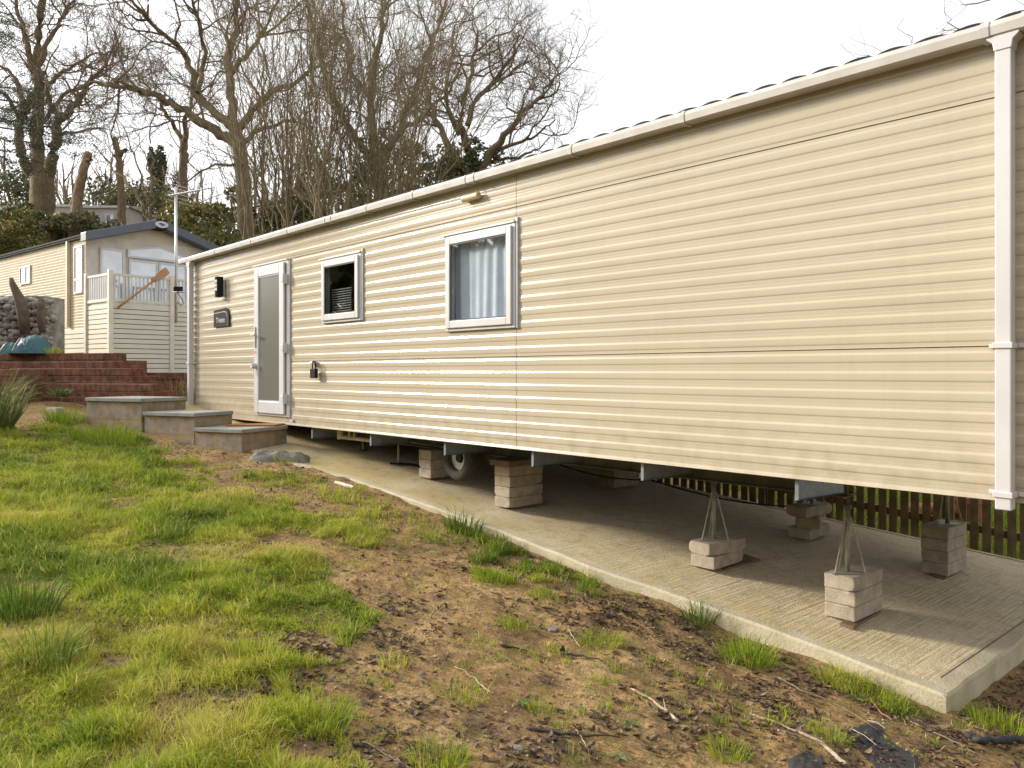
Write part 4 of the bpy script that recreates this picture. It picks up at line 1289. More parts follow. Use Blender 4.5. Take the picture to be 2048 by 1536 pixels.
# deck
DA = -1.53
dk = thing('raised_deck', 'cream balcony deck with white balusters in front of the beige caravan', 'deck', L2((DA, 0, 1.8)))
MB().box(DA, -.03, .0, 3.9, 3.50, 3.58).build('deck_floor', M['deckboard'], dk, xf=L2)
for (a_, b_) in ((DA, -.02), (-.10, -.02), (DA, 1.65), (DA, 3.3)):
    MB().box(a_ - .06, a_ + .06, b_ - .06, b_ + .06, 1.45, 4.42).build('post', M['deckpost'], dk, xf=L2, bevel=.01)
for (a0, a1, b0, b1) in ((DA + .06, -.16, -.05, .01), (DA - .03, DA + .03, .04, 1.59), (DA - .03, DA + .03, 1.71, 3.24)):
    MB().box(a0, a1, b0, b1, 4.29, 4.35).build('handrail', M['deckpost'], dk, xf=L2)
    MB().box(a0, a1, b0, b1, 3.60, 3.68).build('bottom_rail', M['deckpost'], dk, xf=L2)
    n_ = 12 if a1 - a0 > .2 else 14
    for k in range(n_):
        t = (k + .5) / n_
        if a1 - a0 > .2:
            aa = a0 + (a1 - a0) * t; MB().box(aa - .02, aa + .02, -.035, -.012, 3.68, 4.29).build('baluster', M['white'], dk, xf=L2)
        else:
            bb = b0 + (b1 - b0) * t; MB().box(DA - .012, DA + .012, bb - .02, bb + .02, 3.68, 4.29).build('baluster', M['white'], dk, xf=L2)
for i in range(15):
    z0_ = 1.568 + i * .132
    mbk = MB(); mbk.box(DA + .06, -.16, -.035, -.012, z0_, z0_ + .114); mbk.box(DA - .012, DA + .012, .04, 1.59, z0_, z0_ + .114); mbk.box(DA - .012, DA + .012, 1.71, 3.24, z0_, z0_ + .114)
    mbk.build('skirting_board', M['deckboard'], dk, xf=L2)
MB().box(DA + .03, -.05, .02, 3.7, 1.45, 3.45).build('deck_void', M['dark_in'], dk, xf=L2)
# oar leaning on the rail
oA = Vector(L2((DA - .16, .10, 3.42))); oB = Vector(L2((DA - .09, 1.50, 4.56)))
oar = thing('wooden_oar', 'varnished wooden oar leaning diagonally across the deck rail', 'oar', oA)
MB().tube([oA, oA.lerp(oB, .74)], .028, 8).build('shaft', M['oar'], oar, smooth=True)
dirv = (oB - oA).normalized(); nrm = Vector(L2((-1, 0, 0))) - Vector(L2((0, 0, 0))); wv = dirv.cross(nrm).normalized()
bp_ = [(.68, .03), (.76, .075), (.86, .105), (.97, .11), (1.0, .085), (1.0, -.085), (.97, -.11), (.86, -.105), (.76, -.075), (.68, -.03)]
MB().prism(bp_, lambda u, v, k: oA.lerp(oB, u) + wv * v + nrm.normalized() * (.018 * (k - .5))).build('blade', M['oar'], oar, bevel=.006)

# TV aerial on a pole fixed to the caravan corner
ap = (352 - CX) / F * 12.7
ae = thing('television_aerial', 'silver television aerial on a tall pole behind the caravan corner', 'aerial', C(ap, 12.7, 2.6))
MB().tube([C(ap, 12.7, 2.5), C(ap, 12.7, EYE + (HY - 374) / F * 12.7)], .022, 10).build('pole', M['alu'], ae, smooth=True)
bm0 = P(338, 391, 12.75); bm1 = P(426, 375, 12.2)
MB().tube([bm0, bm1], .012, 6).build('boom', M['alu'], ae)
for k in range(15):
    t = k / 14; c_ = bm0.lerp(bm1, t); w_ = .12 if k > 1 else .16
    dv = C(.35, .93, 0) * w_
    MB().tube([c_ - dv * .55, c_ + dv * .55], .004, 5).build('director', M['alu'], ae)
for y_ in (372, 379, 389, 397, 405):
    c_ = P(358, y_, 12.72)
    MB().tube([c_ + C(-.16, -.05, .035), c_ + C(.20, .05, -.045)], .005, 5).build('reflector', M['alu'], ae)
MB().obox(P(347, 582, 12.6), C(.07, 0), C(0, .05), (0, 0, .07)).build('clamp', M['black'], ae)
MB().obox(P(357, 582, 12.6), C(.05, 0), C(0, .05), (0, 0, .07)).build('clamp', M['black'], ae)
MB().tube([P(345, 584, 12.7), P(385, 586, 12.5)], .008, 6).build('wall_bracket', M['galv'], ae)
MB().tube([P(354, 584, 12.6), P(362, 596, 12.6), P(368, 606, 12.6), P(362, 612, 12.6), P(355, 604, 12.6)], .006, 6).build('cable', M['black'], ae)

# ------------------------------------------------------------------ far caravans and shed on the hill
def far_van(label, px0, px1, ytop, ybot, zc, mat, depth=3.2, wins=(), slope=.0):
    a = P(px0, ybot + 8, zc); b_ = P(px1, ybot + 8, zc - slope)
    t = thing('static_caravan', label, 'static caravan', a)
    H = (ybot + 8 - ytop) / F * zc
    u = (b_ - a); u.z = 0; L = u.length; u.normalize(); v = Vector((-u.y, u.x, 0))
    if v.dot(C(0, 1)) < 0: v = -v
    MB().obox(a, u * L, v * depth, (0, 0, H)).build('wall', M[mat], t)
    rr = MB().prism([(-.15, H + .002), (depth + .15, H + .002), (depth / 2, H + .35)], lambda p_, q_, k: a + u * (-.2 + (L + .4) * k) + v * p_ + Vector((0, 0, q_)))
    rr.build('roof', M['far_roof'], t)
    MB().obox(a - v * .16 + u * (-.2) + Vector((0, 0, H - .10)), u * (L + .4), v * .10, (0, 0, .13)).build('gutter', M['far_white'], t)
    for (f0, f1, h0, h1) in wins:
        o = MB().obox(a + u * (L * f0) - v * .04 + Vector((0, 0, H * h0)), u * (L * (f1 - f0)), v * .035, (0, 0, H * (h1 - h0))).build('window', M['far_white'], t)
        MB().obox(a + u * (L * f0 + .08) - v * .05 + Vector((0, 0, H * h0 + .08)), u * (L * (f1 - f0) - .16), v * .02, (0, 0, H * (h1 - h0) - .16)).build('pane', M['glass2'], o)
    return t
far_van('pale caravan with white roof edge far up the hill behind the bank', 150, 252, 413, 462, 45.5, 'far_wall', 3.4, ((.60, .78, .42, .74), (.02, .14, .1, .75)))
far_van('long pinkish caravan half hidden by shrubs behind the pollard trunk', 92, 158, 411, 455, 47.5, 'far_wall', 3.4, ((.2, .45, .35, .7),))
far_van('white caravan roof behind the big oak trunk at the left edge', -60, 72, 406, 440, 49, 'far_white', 3.4)
sd_ = thing('dark_shed', 'small navy garden shed in the shrubs left of the oak trunk', 'shed', P(65, 446, 41))
MB().obox(P(44, 452, 41), C(1.2, 0), C(.1, 1.2), (0, 0, .6)).build('wall', M['navy'], sd_)
MB().obox(P(40, 428, 40.9), C(1.42, -.1, -.12), C(.1, 1.4), (0, 0, .12)).build('roof', M['black'], sd_)
rl = thing('stair_rail', 'dark stair rail in front of the far pale caravan', 'handrail', P(185, 455, 44.5))
MB().tube([P(174, 422, 44.5), P(199, 437, 44.5)], .035, 6).build('handrail', M['black'], rl)
MB().tube([P(175, 438, 44.5), P(198, 452, 44.5)], .03, 6).build('bottom_rail', M['black'], rl)
for k in range(4):
    x_ = 174 + k * 8
    MB().tube([P(x_, 422 + k * 5 - 1, 44.5), P(x_, 446 + k * 4, 44.5)], .03, 6).build('post', M['black'], rl)

# ------------------------------------------------------------------ picket fence behind the slab
fdir = (far_l - far_r); fdir.z = 0; fdir.normalize()
fb = Vector((far_r.x, far_r.y + .55, 0)) - fdir * 1.3
fn = thing('picket_fence', 'weathered brown picket fence running along the back of the slab', 'fence', (fb.x, fb.y, slab_h(fb.x) - .1))
Lf = 7.2
for k in range(int(Lf / .106)):
    p = fb + fdir * (k * .106)
    z = slab_h(p.x)
    jx = random.uniform(-.006, .006)
    MB().obox((p.x + jx, p.y, z - .12 + random.uniform(-.01, .01)), fdir * .074, (0, .018, 0), (random.uniform(-.008, .008), 0, 1.05)).build('picket', M['fence'], fn)
for hz in (.06, .72):
    a = fb; b_ = fb + fdir * Lf
    MB().obox((a.x, a.y + .0185, slab_h(a.x) + hz), Vector((b_.x - a.x, b_.y - a.y, slab_h(b_.x) - slab_h(a.x))), (0, .035, 0), (0, 0, .075)).build('rail', M['fence'], fn)
for k in range(4):
    p = fb + fdir * (.9 + k * 1.83)
    MB().obox((p.x, p.y + .054, slab_h(p.x) - .3), fdir * .08, (0, .08, 0), (0, 0, 1.25)).build('post', M['fence'], fn)
def pot(label, px, py, zc, r, h, tilt=0):
    c_ = P(px, py, zc)
    o = MB().lathe([(r * .7, 0), (r, h * .8), (r * 1.08, h * .8), (r * 1.08, h), (r * .95, h), (r * .62, .03)], (0, 0, 0), (0, 0, 1), 24).build('plant_pot', M['terracotta'], None, smooth=False)
    o.location = (c_.x, c_.y, T(c_.x, c_.y) - .01); o.rotation_euler = (rad(tilt), 0, 0)
    return tag(o, label, 'plant pot')
pot('upright terracotta pot behind the picket fence', 1516, 1050, 12.0, .22, .42)
pot('wide terracotta pot beyond the right end of the fence', 1940, 1080, 9.6, .20, .34)
cp = P(1870, 1075, 9.7)
o = MB().tube([(cp.x - .28, cp.y - .1, T(cp.x, cp.y) + .09), (cp.x + .3, cp.y + .1, T(cp.x, cp.y) + .16)], .075, 16).build('clay_pipe', M['terracotta'], None, smooth=True)
tag(o, 'fallen terracotta pipe lying in the grass behind the fence', 'clay pipe')


# ------------------------------------------------------------------ TREES
class Tree:
    def __init__(s, seed):
        s.r = random.Random(seed); s.lines = []      # (points, radii)

    def wander(s, p, d, L, r0, r1, n, gn, trop):
        pts = [Vector(p)]; d = Vector(d).normalized(); q = Vector(p)
        for i in range(n):
            d = d + Vector((s.r.gauss(0, gn), s.r.gauss(0, gn), s.r.gauss(0, gn) + trop))
            d.normalize(); q = q + d * (L / n); pts.append(q.copy())
        rs = [r0 + (r1 - r0) * (i / n) for i in range(n + 1)]
        s.lines.append((pts, rs))
        return pts, rs

    def sprout(s, pts, rs, lv, par):
        """children along a limb"""
        if lv <= 0: return
        L = sum((pts[i + 1] - pts[i]).length for i in range(len(pts) - 1))
        nk = max(2, int(L * par['dens'][lv - 1] + s.r.random()))
        for k in range(nk):
            t = s.r.uniform(par.get('t0', .2), 1.0) if k else 1.0
            f = t * (len(pts) - 1); i = min(int(f), len(pts) - 2); u = f - i
            p = pts[i].lerp(pts[i + 1], u); d = (pts[i + 1] - pts[i]).normalized()
            r = rs[i] + (rs[i + 1] - rs[i]) * u
            a = s.r.uniform(*par['ang'])
            ax = Vector((s.r.gauss(0, 1), s.r.gauss(0, 1), s.r.gauss(0, .7)))
            ax = (ax - d * ax.dot(d)).normalized()
            nd = (d * math.cos(a) + ax * math.sin(a))
            l = par['len'][lv - 1] * s.r.uniform(.55, 1.25)
            r0 = min(r * .7, par['rad'][lv - 1] * s.r.uniform(.7, 1.2))
            n = par['seg'][lv - 1]
            cp, cr = s.wander(p, nd, l, r0, r0 * .4, n, par['gn'], par['trop'])
            s.sprout(cp, cr, lv - 1, par)

    def limb(s, pts, r0, r1, lv, par, jit=0.0):
        pp = []
        for i in range(len(pts) - 1):
            for k in range(4):
                q = pts[i].lerp(pts[i + 1], k / 4) + Vector((s.r.gauss(0, jit), s.r.gauss(0, jit), s.r.gauss(0, jit)))
                pp.append(q)
        pp[0] = pts[0]; pp.append(pts[-1])
        n = len(pp)
        rs = [r0 + (r1 - r0) * (i / (n - 1)) for i in range(n)]
        s.lines.append((pp, rs)); s.sprout(pp, rs, lv, par)

    def emit(s, root, thick, mat_t, mat_c, names=('trunk', 'crown')):
        for nm, sel, sides, mt in ((names[0], lambda r: r >= thick, 8, mat_t), (names[1], lambda r: r < thick, 3, mat_c)):
            ls = [l for l in s.lines if sel(l[1][0])]
            if not ls: continue
            pts = np.array([p[:] for l in ls for p in l[0]]); rs = np.array([r for l in ls for r in l[1]])
            ln = np.array([len(l[0]) for l in ls]); st_ = np.concatenate([[0], np.cumsum(ln)[:-1]])
            N_ = len(pts)
            first = np.zeros(N_, bool); first[st_] = True; last = np.zeros(N_, bool); last[st_ + ln - 1] = True
            nxt = np.where(last, np.arange(N_), np.arange(N_) + 1); prv = np.where(first, np.arange(N_), np.arange(N_) - 1)
            tn = pts[nxt] - pts[prv]; tn /= np.linalg.norm(tn, axis=1, keepdims=True) + 1e-9
            ref = np.where(np.abs(tn[:, 2:3]) < .9, np.array([[0, 0, 1.0]]), np.array([[1.0, 0, 0]]))
            u = np.cross(tn, ref); u /= np.linalg.norm(u, axis=1, keepdims=True) + 1e-9; w = np.cross(tn, u)
            V = np.concatenate([(pts + (u * math.cos(2 * math.pi * k / sides) + w * math.sin(2 * math.pi * k / sides)) * rs[:, None])[:, None] for k in range(sides)], 1).reshape(-1, 3)
            i0 = np.nonzero(~last)[0]
            Fs = []
            for k in range(sides):
                k2 = (k + 1) % sides
                Fs.append(np.stack([i0 * sides + k, i0 * sides + k2, (i0 + 1) * sides + k2, (i0 + 1) * sides + k], -1))
            np_mesh(nm, V, np.concatenate(Fs), mt, root, None, True)


OAK = dict(dens=(6.5, 3.0, 1.5, .8), len=(.80, 1.8, 3.2, 5), rad=(.012, .024, .055, .12), seg=(4, 6, 8, 8), ang=(.5, 1.25), gn=.24, trop=.05)
def jz(z, r, a): return z + r.uniform(-a, a)

def px_limb(pts, zc, r, spread):
    out = []; dz = 0
    for i, (x, y) in enumerate(pts):
        if i: dz += r.uniform(-spread, spread)
        out.append(P(x, y, zc + dz))
    return out

def oak(label, base, zc, limbs, seed, par=OAK, mat_t='bark_oak', mat_c='bark_twig', thick=.045, spread=1.2, name='bare_tree', group=None):
    b = P(base[0], base[1], zc)
    t = thing(name, label, 'tree', (b.x, b.y, T(b.x, b.y)), group)
    tr = Tree(seed); rr = random.Random(seed)
    for k, (pts, r0, r1, lv) in enumerate(limbs):
        q = px_limb(pts, zc, rr, spread if lv else .08)
        if pts[0][1] >= base[1]:
            q.insert(0, Vector((q[0].x, q[0].y, min(q[0].z, T(q[0].x, q[0].y)) - .3)))
            r0 = r0 * 1.08
        tr.limb(q, r0, r1, lv, par, .06 if lv else .03)
    tr.emit(t, thick, M[mat_t], M[mat_c])
    return t, tr

oak('massive old oak with forked trunk at the left edge of the hill', (83, 430), 45, [
    ([(83, 450), (84, 410), (84, 365), (82, 345)], .68, .60, 0),
    ([(76, 352), (74, 300), (76, 245), (78, 185), (76, 130), (78, 60), (86, -20), (90, -120)], .42, .12, 3),
    ([(96, 352), (112, 300), (117, 240), (140, 222), (160, 195), (185, 155), (215, 125)], .34, .06, 3),
    ([(117, 240), (96, 205), (92, 180), (110, 155), (150, 130), (195, 105)], .20, .05, 3),
    ([(66, 350), (42, 310), (38, 255), (52, 215), (66, 190)], .30, .16, 2),
    ([(52, 215), (38, 175), (14, 140), (-20, 120)], .18, .05, 3),
    ([(77, 180), (62, 120), (45, 60), (30, 0), (20, -80)], .22, .05, 3),
    ([(78, 128), (95, 85), (120, 40), (150, 0), (170, -60)], .16, .04, 3),
    ([(80, 250), (130, 190), (190, 160), (220, 175), (250, 150)], .12, .04, 3),
    ([(38, 235), (10, 190), (-30, 170)], .14, .05, 3),
    ([(112, 270), (150, 265), (190, 255), (215, 270)], .09, .03, 2),
], 101)
oak('broad mossy oak with long limb reaching left across the sky', (490, 480), 36, [
    ([(492, 500), (490, 440), (488, 370), (480, 300), (470, 255)], .40, .30, 0),
    ([(482, 300), (440, 268), (400, 243), (360, 215), (320, 195), (275, 178), (220, 172), (180, 165)], .26, .05, 3),
    ([(470, 258), (430, 225), (395, 185), (378, 120), (350, 85), (310, 55), (270, 10), (240, -40)], .22, .04, 3),
    ([(470, 255), (462, 190), (455, 120), (470, 60), (478, -10), (480, -90)], .24, .06, 3),
    ([(475, 260), (505, 220), (545, 185), (590, 165), (640, 130)], .20, .05, 3),
    ([(395, 185), (410, 120), (400, 50), (380, 0), (370, -50)], .12, .04, 3),
    ([(478, 290), (520, 260), (570, 240), (610, 250)], .14, .04, 2),
    ([(460, 150), (500, 100), (540, 40), (560, -30)], .13, .04, 3),
    ([(480, 330), (430, 330), (390, 350), (340, 395)], .07, .02, 2),
], 102, mat_t='bark_moss', mat_c='bark_twig')
oak('slim twin-topped tree standing between the oak and the pollards', (367, 430), 50, [
    ([(367, 440), (367, 380), (367, 310), (368, 280)], .30, .24, 0),
    ([(366, 285), (352, 255), (335, 232), (326, 215), (330, 190)], .17, .06, 2),
    ([(369, 285), (372, 240), (385, 205), (395, 150), (400, 100)], .17, .05, 3),
    ([(335, 232), (310, 190), (280, 160), (270, 120)], .08, .03, 2),
], 103)
oak('round-crowned oak rising behind the caravan roof at right', (960, 430), 40, [
    ([(955, 480), (950, 420), (945, 360)], .42, .36, 0),
    ([(945, 365), (935, 300), (920, 240), (935, 180), (950, 110), (955, 60)], .24, .05, 3),
    ([(948, 362), (985, 305), (1020, 260), (1050, 215), (1085, 190), (1115, 150)], .22, .04, 3),
    ([(940, 370), (900, 300), (870, 240), (850, 170), (860, 90)], .22, .05, 3),
    ([(985, 305), (1030, 285), (1075, 270), (1110, 240)], .12, .03, 3),
    ([(935, 250), (960, 190), (1000, 150), (1030, 100), (1040, 70)], .15, .04, 3),
    ([(950, 330), (1010, 320), (1060, 305), (1085, 290)], .10, .03, 2),
    ([(920, 270), (890, 200), (900, 120), (910, 50)], .15, .04, 3),
], 104)
oak('tall dense oak behind the hazel thicket', (760, 430), 44, [
    ([(770, 480), (765, 400), (755, 330)], .45, .38, 0),
    ([(755, 335), (740, 250), (745, 170), (760, 80), (770, 0), (775, -80)], .28, .05, 3),
    ([(757, 330), (800, 260), (830, 190), (850, 110), (880, 40), (900, -20)], .24, .05, 3),
    ([(752, 330), (700, 260), (660, 190), (640, 110), (620, 30), (610, -60)], .24, .05, 3),
    ([(745, 200), (700, 140), (690, 70), (680, 0)], .15, .04, 3),
    ([(800, 260), (850, 230), (900, 180), (930, 110)], .15, .04, 3),
], 105, mat_t='bark_moss')
# pollards
for lab, base, zc, limbs, sd0 in (
    ('leaning dead pollard trunk in front of the far caravans', (152, 450), 34, [([(150, 470), (152, 430), (156, 385), (166, 340), (176, 312), (177, 304)], .27, .15, 0), ([(172, 322), (182, 318)], .08, .07, 0)], 106),
    ('bare sawn-off pollard with stubby knobs against the sky', (242, 420), 44, [([(244, 440), (243, 400), (240, 350), (238, 315), (233, 290), (231, 276)], .26, .14, 0), ([(239, 312), (248, 302), (252, 299)], .11, .12, 0), ([(237, 318), (229, 311)], .09, .10, 0), ([(234, 292), (228, 285)], .06, .07, 0)], 107)):
    b = P(base[0], base[1], zc)
    t = thing('pollard_tree', lab, 'tree', (b.x, b.y, T(b.x, b.y)))
    tr = Tree(sd0); rr = random.Random(sd0)
    for (pts, r0, r1, lv) in limbs:
        q = px_limb(pts, zc, rr, .1)
        if pts[0][1] >= base[1]:
            q.insert(0, Vector((q[0].x, q[0].y, min(q[0].z, T(q[0].x, q[0].y)) - .3)))
        tr.limb(q, r0, r1, lv, OAK, .02)
    tr.emit(t, .02, M['bark_pale'], M['bark_pale'])
# spindly sapling
SAP = dict(dens=(1.6, 1.2), len=(.5, 1.2), rad=(.008, .016), seg=(3, 5), ang=(.4, .9), gn=.12, trop=.08)
oak('spindly bare sapling with long thin shoots below the bare pollard', (300, 445), 30, [
    ([(300, 450), (285, 405), (255, 365), (220, 330), (186, 288)], .075, .02, 2),
    ([(300, 450), (304, 390), (306, 320), (300, 270), (312, 200)], .07, .015, 2),
    ([(302, 400), (280, 360), (268, 310), (252, 265), (228, 215)], .05, .012, 2),
    ([(303, 350), (285, 295), (262, 250)], .03, .01, 2),
    ([(304, 395), (322, 350), (345, 300)], .03, .01, 2),
], 108, SAP, 'bark_hazel', 'bark_hazel', .03, .4, 'bare_sapling')

# hazel coppice: several stools of long straight poles
HZ = dict(dens=(2.6, 1.3), len=(.9, 2.2), rad=(.008, .015), seg=(4, 6), ang=(.3, .85), gn=.11, trop=.06, t0=.3)
hz_lab = ('leftmost hazel clump of long thin poles behind the caravan roof', 'hazel clump of upright mossy poles second from the left', 'dense middle hazel clump of fanning poles', 'hazel clump with poles leaning right over the roof')
hz_lab = hz_lab + ('sparse hazel clump in front of the mossy oak trunk',)
for i, (bx, zc, lean0, lean1, npole) in enumerate(((590, 27, -190, 120, 16), (655, 25, -140, 120, 18), (740, 26, -150, 150, 18), (800, 28, -90, 240, 17), (515, 27.5, -150, 90, 9))):
    b = P(bx, 520, zc)
    t = thing('hazel_clump', hz_lab[i], 'tree', (b.x, b.y, T(b.x, b.y)), 'hazel clumps behind the caravan')
    tr = Tree(200 + i); rr = random.Random(300 + i)
    for k in range(npole):
        x0_ = bx + rr.uniform(-25, 25); ln_ = lean0 + (lean1 - lean0) * (k + rr.random()) / npole
        top_y = rr.uniform(-160, 120) + abs(ln_) * .5
        p0_ = P(x0_, 520, zc + rr.uniform(-.5, .5)); pts = [Vector((p0_.x, p0_.y, min(p0_.z, T(p0_.x, p0_.y)) - .1)), p0_]
        zz = zc + rr.uniform(-.5, .5); dzz = rr.uniform(-.5, .5)
        for q in (1, 2, 3, 4):
            f = q / 4
            pts.append(P(x0_ + ln_ * (f ** 1.25) + rr.uniform(-6, 6), 520 + (top_y - 520) * f, zz + dzz * q))
        tr.limb(pts, rr.uniform(.025, .055), .009, 2, HZ, .06)
    tr.emit(t, .03, M['bark_hazel'], M['bark_hazel'], ('pole', 'twigs'))

# tree whose twigs show above the roof at right
TW = dict(dens=(2.4, 1.3), len=(.5, 1.0), rad=(.010, .017), seg=(4, 5), ang=(.4, 1.0), gn=.14, trop=.06)
oak('bare fruit tree behind the caravan with twigs showing over the roof', (2300, 400), 15, [
    ([(2300, 720), (2290, 500), (2270, 300), (2240, 160)], .14, .09, 0),
    ([(2240, 165), (2150, 95), (2060, 60), (1990, 50), (1930, 62), (1895, 45)], .04, .008, 2),
    ([(2250, 190), (2140, 120), (2010, 95), (1900, 100), (1800, 122), (1735, 110)], .035, .006, 2),
    ([(2240, 160), (2160, 40), (2080, -5), (2000, -10), (1930, 10)], .035, .008, 2),
    ([(2010, 95), (1950, 75), (1900, 55), (1890, 15)], .014, .005, 1),
    ([(1830, 118), (1815, 75), (1808, 35)], .010, .004, 1),
], 120, TW, 'bark_oak', 'bark_twig', .03, .2, 'bare_tree')

# distant woodland (one mass)
wd = Tree(500); rr = random.Random(501)
WOOD = dict(dens=(2.2, 1.1), len=(1.2, 2.8), rad=(.022, .05), seg=(3, 5), ang=(.4, 1.0), gn=.15, trop=.08)
for k in range(120):
    px_ = rr.uniform(-120, 1080); zc = rr.uniform(52, 85)
    b = P(px_, 0, zc); z0_ = T(b.x, b.y)
    hgt = rr.uniform(6, 12) if px_ > 380 else rr.uniform(3.5, 7)
    p0 = Vector((b.x, b.y, z0_ - .5)); p1 = p0 + Vector((rr.uniform(-1, 1), rr.uniform(-1, 1), hgt))
    wd.limb([p0, p0.lerp(p1, .5) + Vector((rr.uniform(-.3, .3), rr.uniform(-.3, .3), 0)), p1], rr.uniform(.12, .24), .04, 2, WOOD, .08)
ob_ = len(bpy.data.objects)
pts_all = wd
class _R: pass
before = set(bpy.data.objects)
wroot = thing('distant_woodland', 'hazy mass of bare woodland far up the hill', 'woodland', P(500, 420, 60)); wroot['kind'] = 'stuff'
wd.emit(wroot, .10, M['bark_twig'], M['bark_twig'])
for o in wroot.children: o['kind'] = 'stuff'

# leaf masses
def leaf_cloud(cs, size, rg, tint_lo=0, tint_hi=1, flat=.0):
    """cs: (N,3) centres -> quads"""
    n = len(cs)
    a = rg.normal(size=(n, 3)); a /= np.linalg.norm(a, axis=1, keepdims=True)
    r2 = rg.normal(size=(n, 3)); r2[:, 2] *= (1 - flat)
    b = np.cross(a, r2); b /= np.linalg.norm(b, axis=1, keepdims=True) + 1e-9
    s = size * rg.uniform(.5, 1.3, size=(n, 1))
    V = np.stack([cs - a * s, cs + b * s * .55, cs + a * s, cs - b * s * .55], 1).reshape(-1, 3)
    Fc = np.arange(4 * n).reshape(n, 4)
    t = np.repeat(np.clip(rg.normal(.5, .25, n), tint_lo, tint_hi), 4)
    return V, Fc, t

def bush(label, px, py, zc, rx, rh, n, mat, size, seed, name='bush', cat='bush', clumps=14):
    rg = np.random.default_rng(seed)
    b = P(px, py, zc); g = T(b.x, b.y)
    t = thing(name, label, cat, (b.x, b.y, g))
    cc = rg.normal(size=(clumps, 3)) * np.array([rx * .5, rx * .5, rh * .32]) + np.array([b.x, b.y, b.z])
    k = rg.integers(0, clumps, n)
    d = rg.normal(size=(n, 3)); d /= np.linalg.norm(d, axis=1, keepdims=True)
    d *= rg.uniform(.35, 1.0, (n, 1)) ** .5
    rad_ = rg.uniform(.25, .5, clumps)[k][:, None] * np.array([[rx, rx, rh * .8]])
    cs = cc[k] + d * rad_
    cs[:, 2] = np.maximum(cs[:, 2], terr0(cs[:, 0], cs[:, 1]) - .1)
    V, Fc, tt = leaf_cloud(cs, size, rg)
    tt = np.clip(tt + np.repeat((rg.normal(0, .18, clumps))[k], 4), 0, 1)
    np_mesh('foliage', V, Fc, M[mat], t, {'tint': tt})
    s = MB()
    for q in range(6):
        s.tube([(b.x + rg.uniform(-.2, .2), b.y + rg.uniform(-.2, .2), g - .3), (b.x + rg.uniform(-.5, .5) * rx, b.y + rg.uniform(-.5, .5) * rx, b.z)], .03, 5)
    s.build('stems', M['bark_oak'], t)
    return t
bush('dark holly bush right of the big oak trunk', 235, 400, 50, 2.0, 1.8, 2200, 'ivy', .12, 1)
bush('dark evergreen bush behind the oak trunk at left', 35, 385, 52, 2.4, 2.0, 2600, 'ivy', .13, 2)
bush('brownish green shrub under the slim tree', 290, 405, 48, 2.2, 1.7, 2000, 'ivy', .12, 3)
bush('ivy covered mound left of the aerial', 410, 450, 33, 1.7, 1.3, 3200, 'bramble', .10, 4)
bush('yellow-green bramble mound behind the beige caravan roof', 395, 470, 30, 1.6, 1.3, 5000, 'bramble', .09, 5)
bush('ivy clad thicket under the mossy oak', 520, 450, 38, 2.4, 2.0, 2600, 'ivy', .13, 6)
bush('dark holly under the hazel poles', 620, 430, 40, 2.6, 2.0, 2600, 'ivy', .13, 7)
bush('dark yew below the dense oak', 720, 400, 42, 2.6, 2.4, 3200, 'ivy', .13, 8)
bush('holly mass left of the round-crowned oak', 840, 340, 43, 2.4, 2.2, 2600, 'ivy', .13, 9)
bush('ivy mass climbing the round-crowned oak trunk', 945, 325, 39.5, 1.6, 1.8, 2600, 'ivy', .12, 10)
bush('small russet shrub left of the navy shed', 22, 425, 40, 1.0, 1.0, 2500, 'bramble', .09, 11)
bush('rounded green shrub below the leaning pollard', 120, 450, 34, 1.4, .9, 3500, 'ivy', .09, 12)
bush('evergreen shrub in front of the far pale caravan', 165, 462, 36, 1.3, .8, 3000, 'ivy', .09, 13)
bush('tall dark conifer column between the slim tree and sapling', 319, 358, 66, 1.0, 3.6, 3000, 'conif', .16, 14, 'conifer_column', 'tree', 18)
bush('spreading laurel at the left edge above the beige caravan', 12, 470, 33, 1.6, 1.3, 3500, 'bramble', .09, 15)

# bank undergrowth: one mass of bramble and ivy leaves over the slope
rg = np.random.default_rng(77)
n_ = 150000
zc_ = rg.uniform(27.5, 44, n_); px_ = rg.uniform(-60, 520, n_)
xc_ = (px_ - CX) / F * zc_
X_ = SA * xc_ - CA * zc_; Y_ = CA * xc_ + SA * zc_
hgt = fbm(X_ * .8, Y_ * .8, 91, 3) ** 1.5 * 1.5 * (1 - .7 * sstep(36, 43, zc_) * (px_ < 300))
cs = np.stack([X_, Y_, terr(X_, Y_) + hgt * rg.uniform(.2, 1, n_)], -1)
V, Fc, tt = leaf_cloud(cs, .075, rg)
tt = np.clip(tt * .7 + np.repeat(fbm(X_ * .5, Y_ * .5, 55, 3) - .15, 4) * .6, 0, 1)
ug = np_mesh('undergrowth', V, Fc, M['bramble'], None, {'tint': tt}); tag(ug, kind='stuff', label='mixed bramble and ivy covering the bank')

# unseen treeline added behind the camera, blocking low sky mirrored in wall and windows
rg = np.random.default_rng(78)
n_ = 48000
th_ = rg.uniform(rad(190), rad(388), n_); dd_ = rg.uniform(27, 36, n_)
X_ = np.cos(th_) * dd_; Y_ = np.sin(th_) * dd_
hh_ = (4.5 + 4.0 * fbm(np.degrees(th_) * .12, dd_ * .05, 93, 3)) * rg.uniform(0, 1, n_) ** .8
cs = np.stack([X_, Y_, terr(X_, Y_) + hh_], -1)
V, Fc, tt = leaf_cloud(cs, .42, rg)
we = np_mesh('added_treeline', V, Fc, M['ivy'], None, {'tint': tt}); tag(we, kind='stuff', label='unseen treeline added to darken the wall and window reflections')

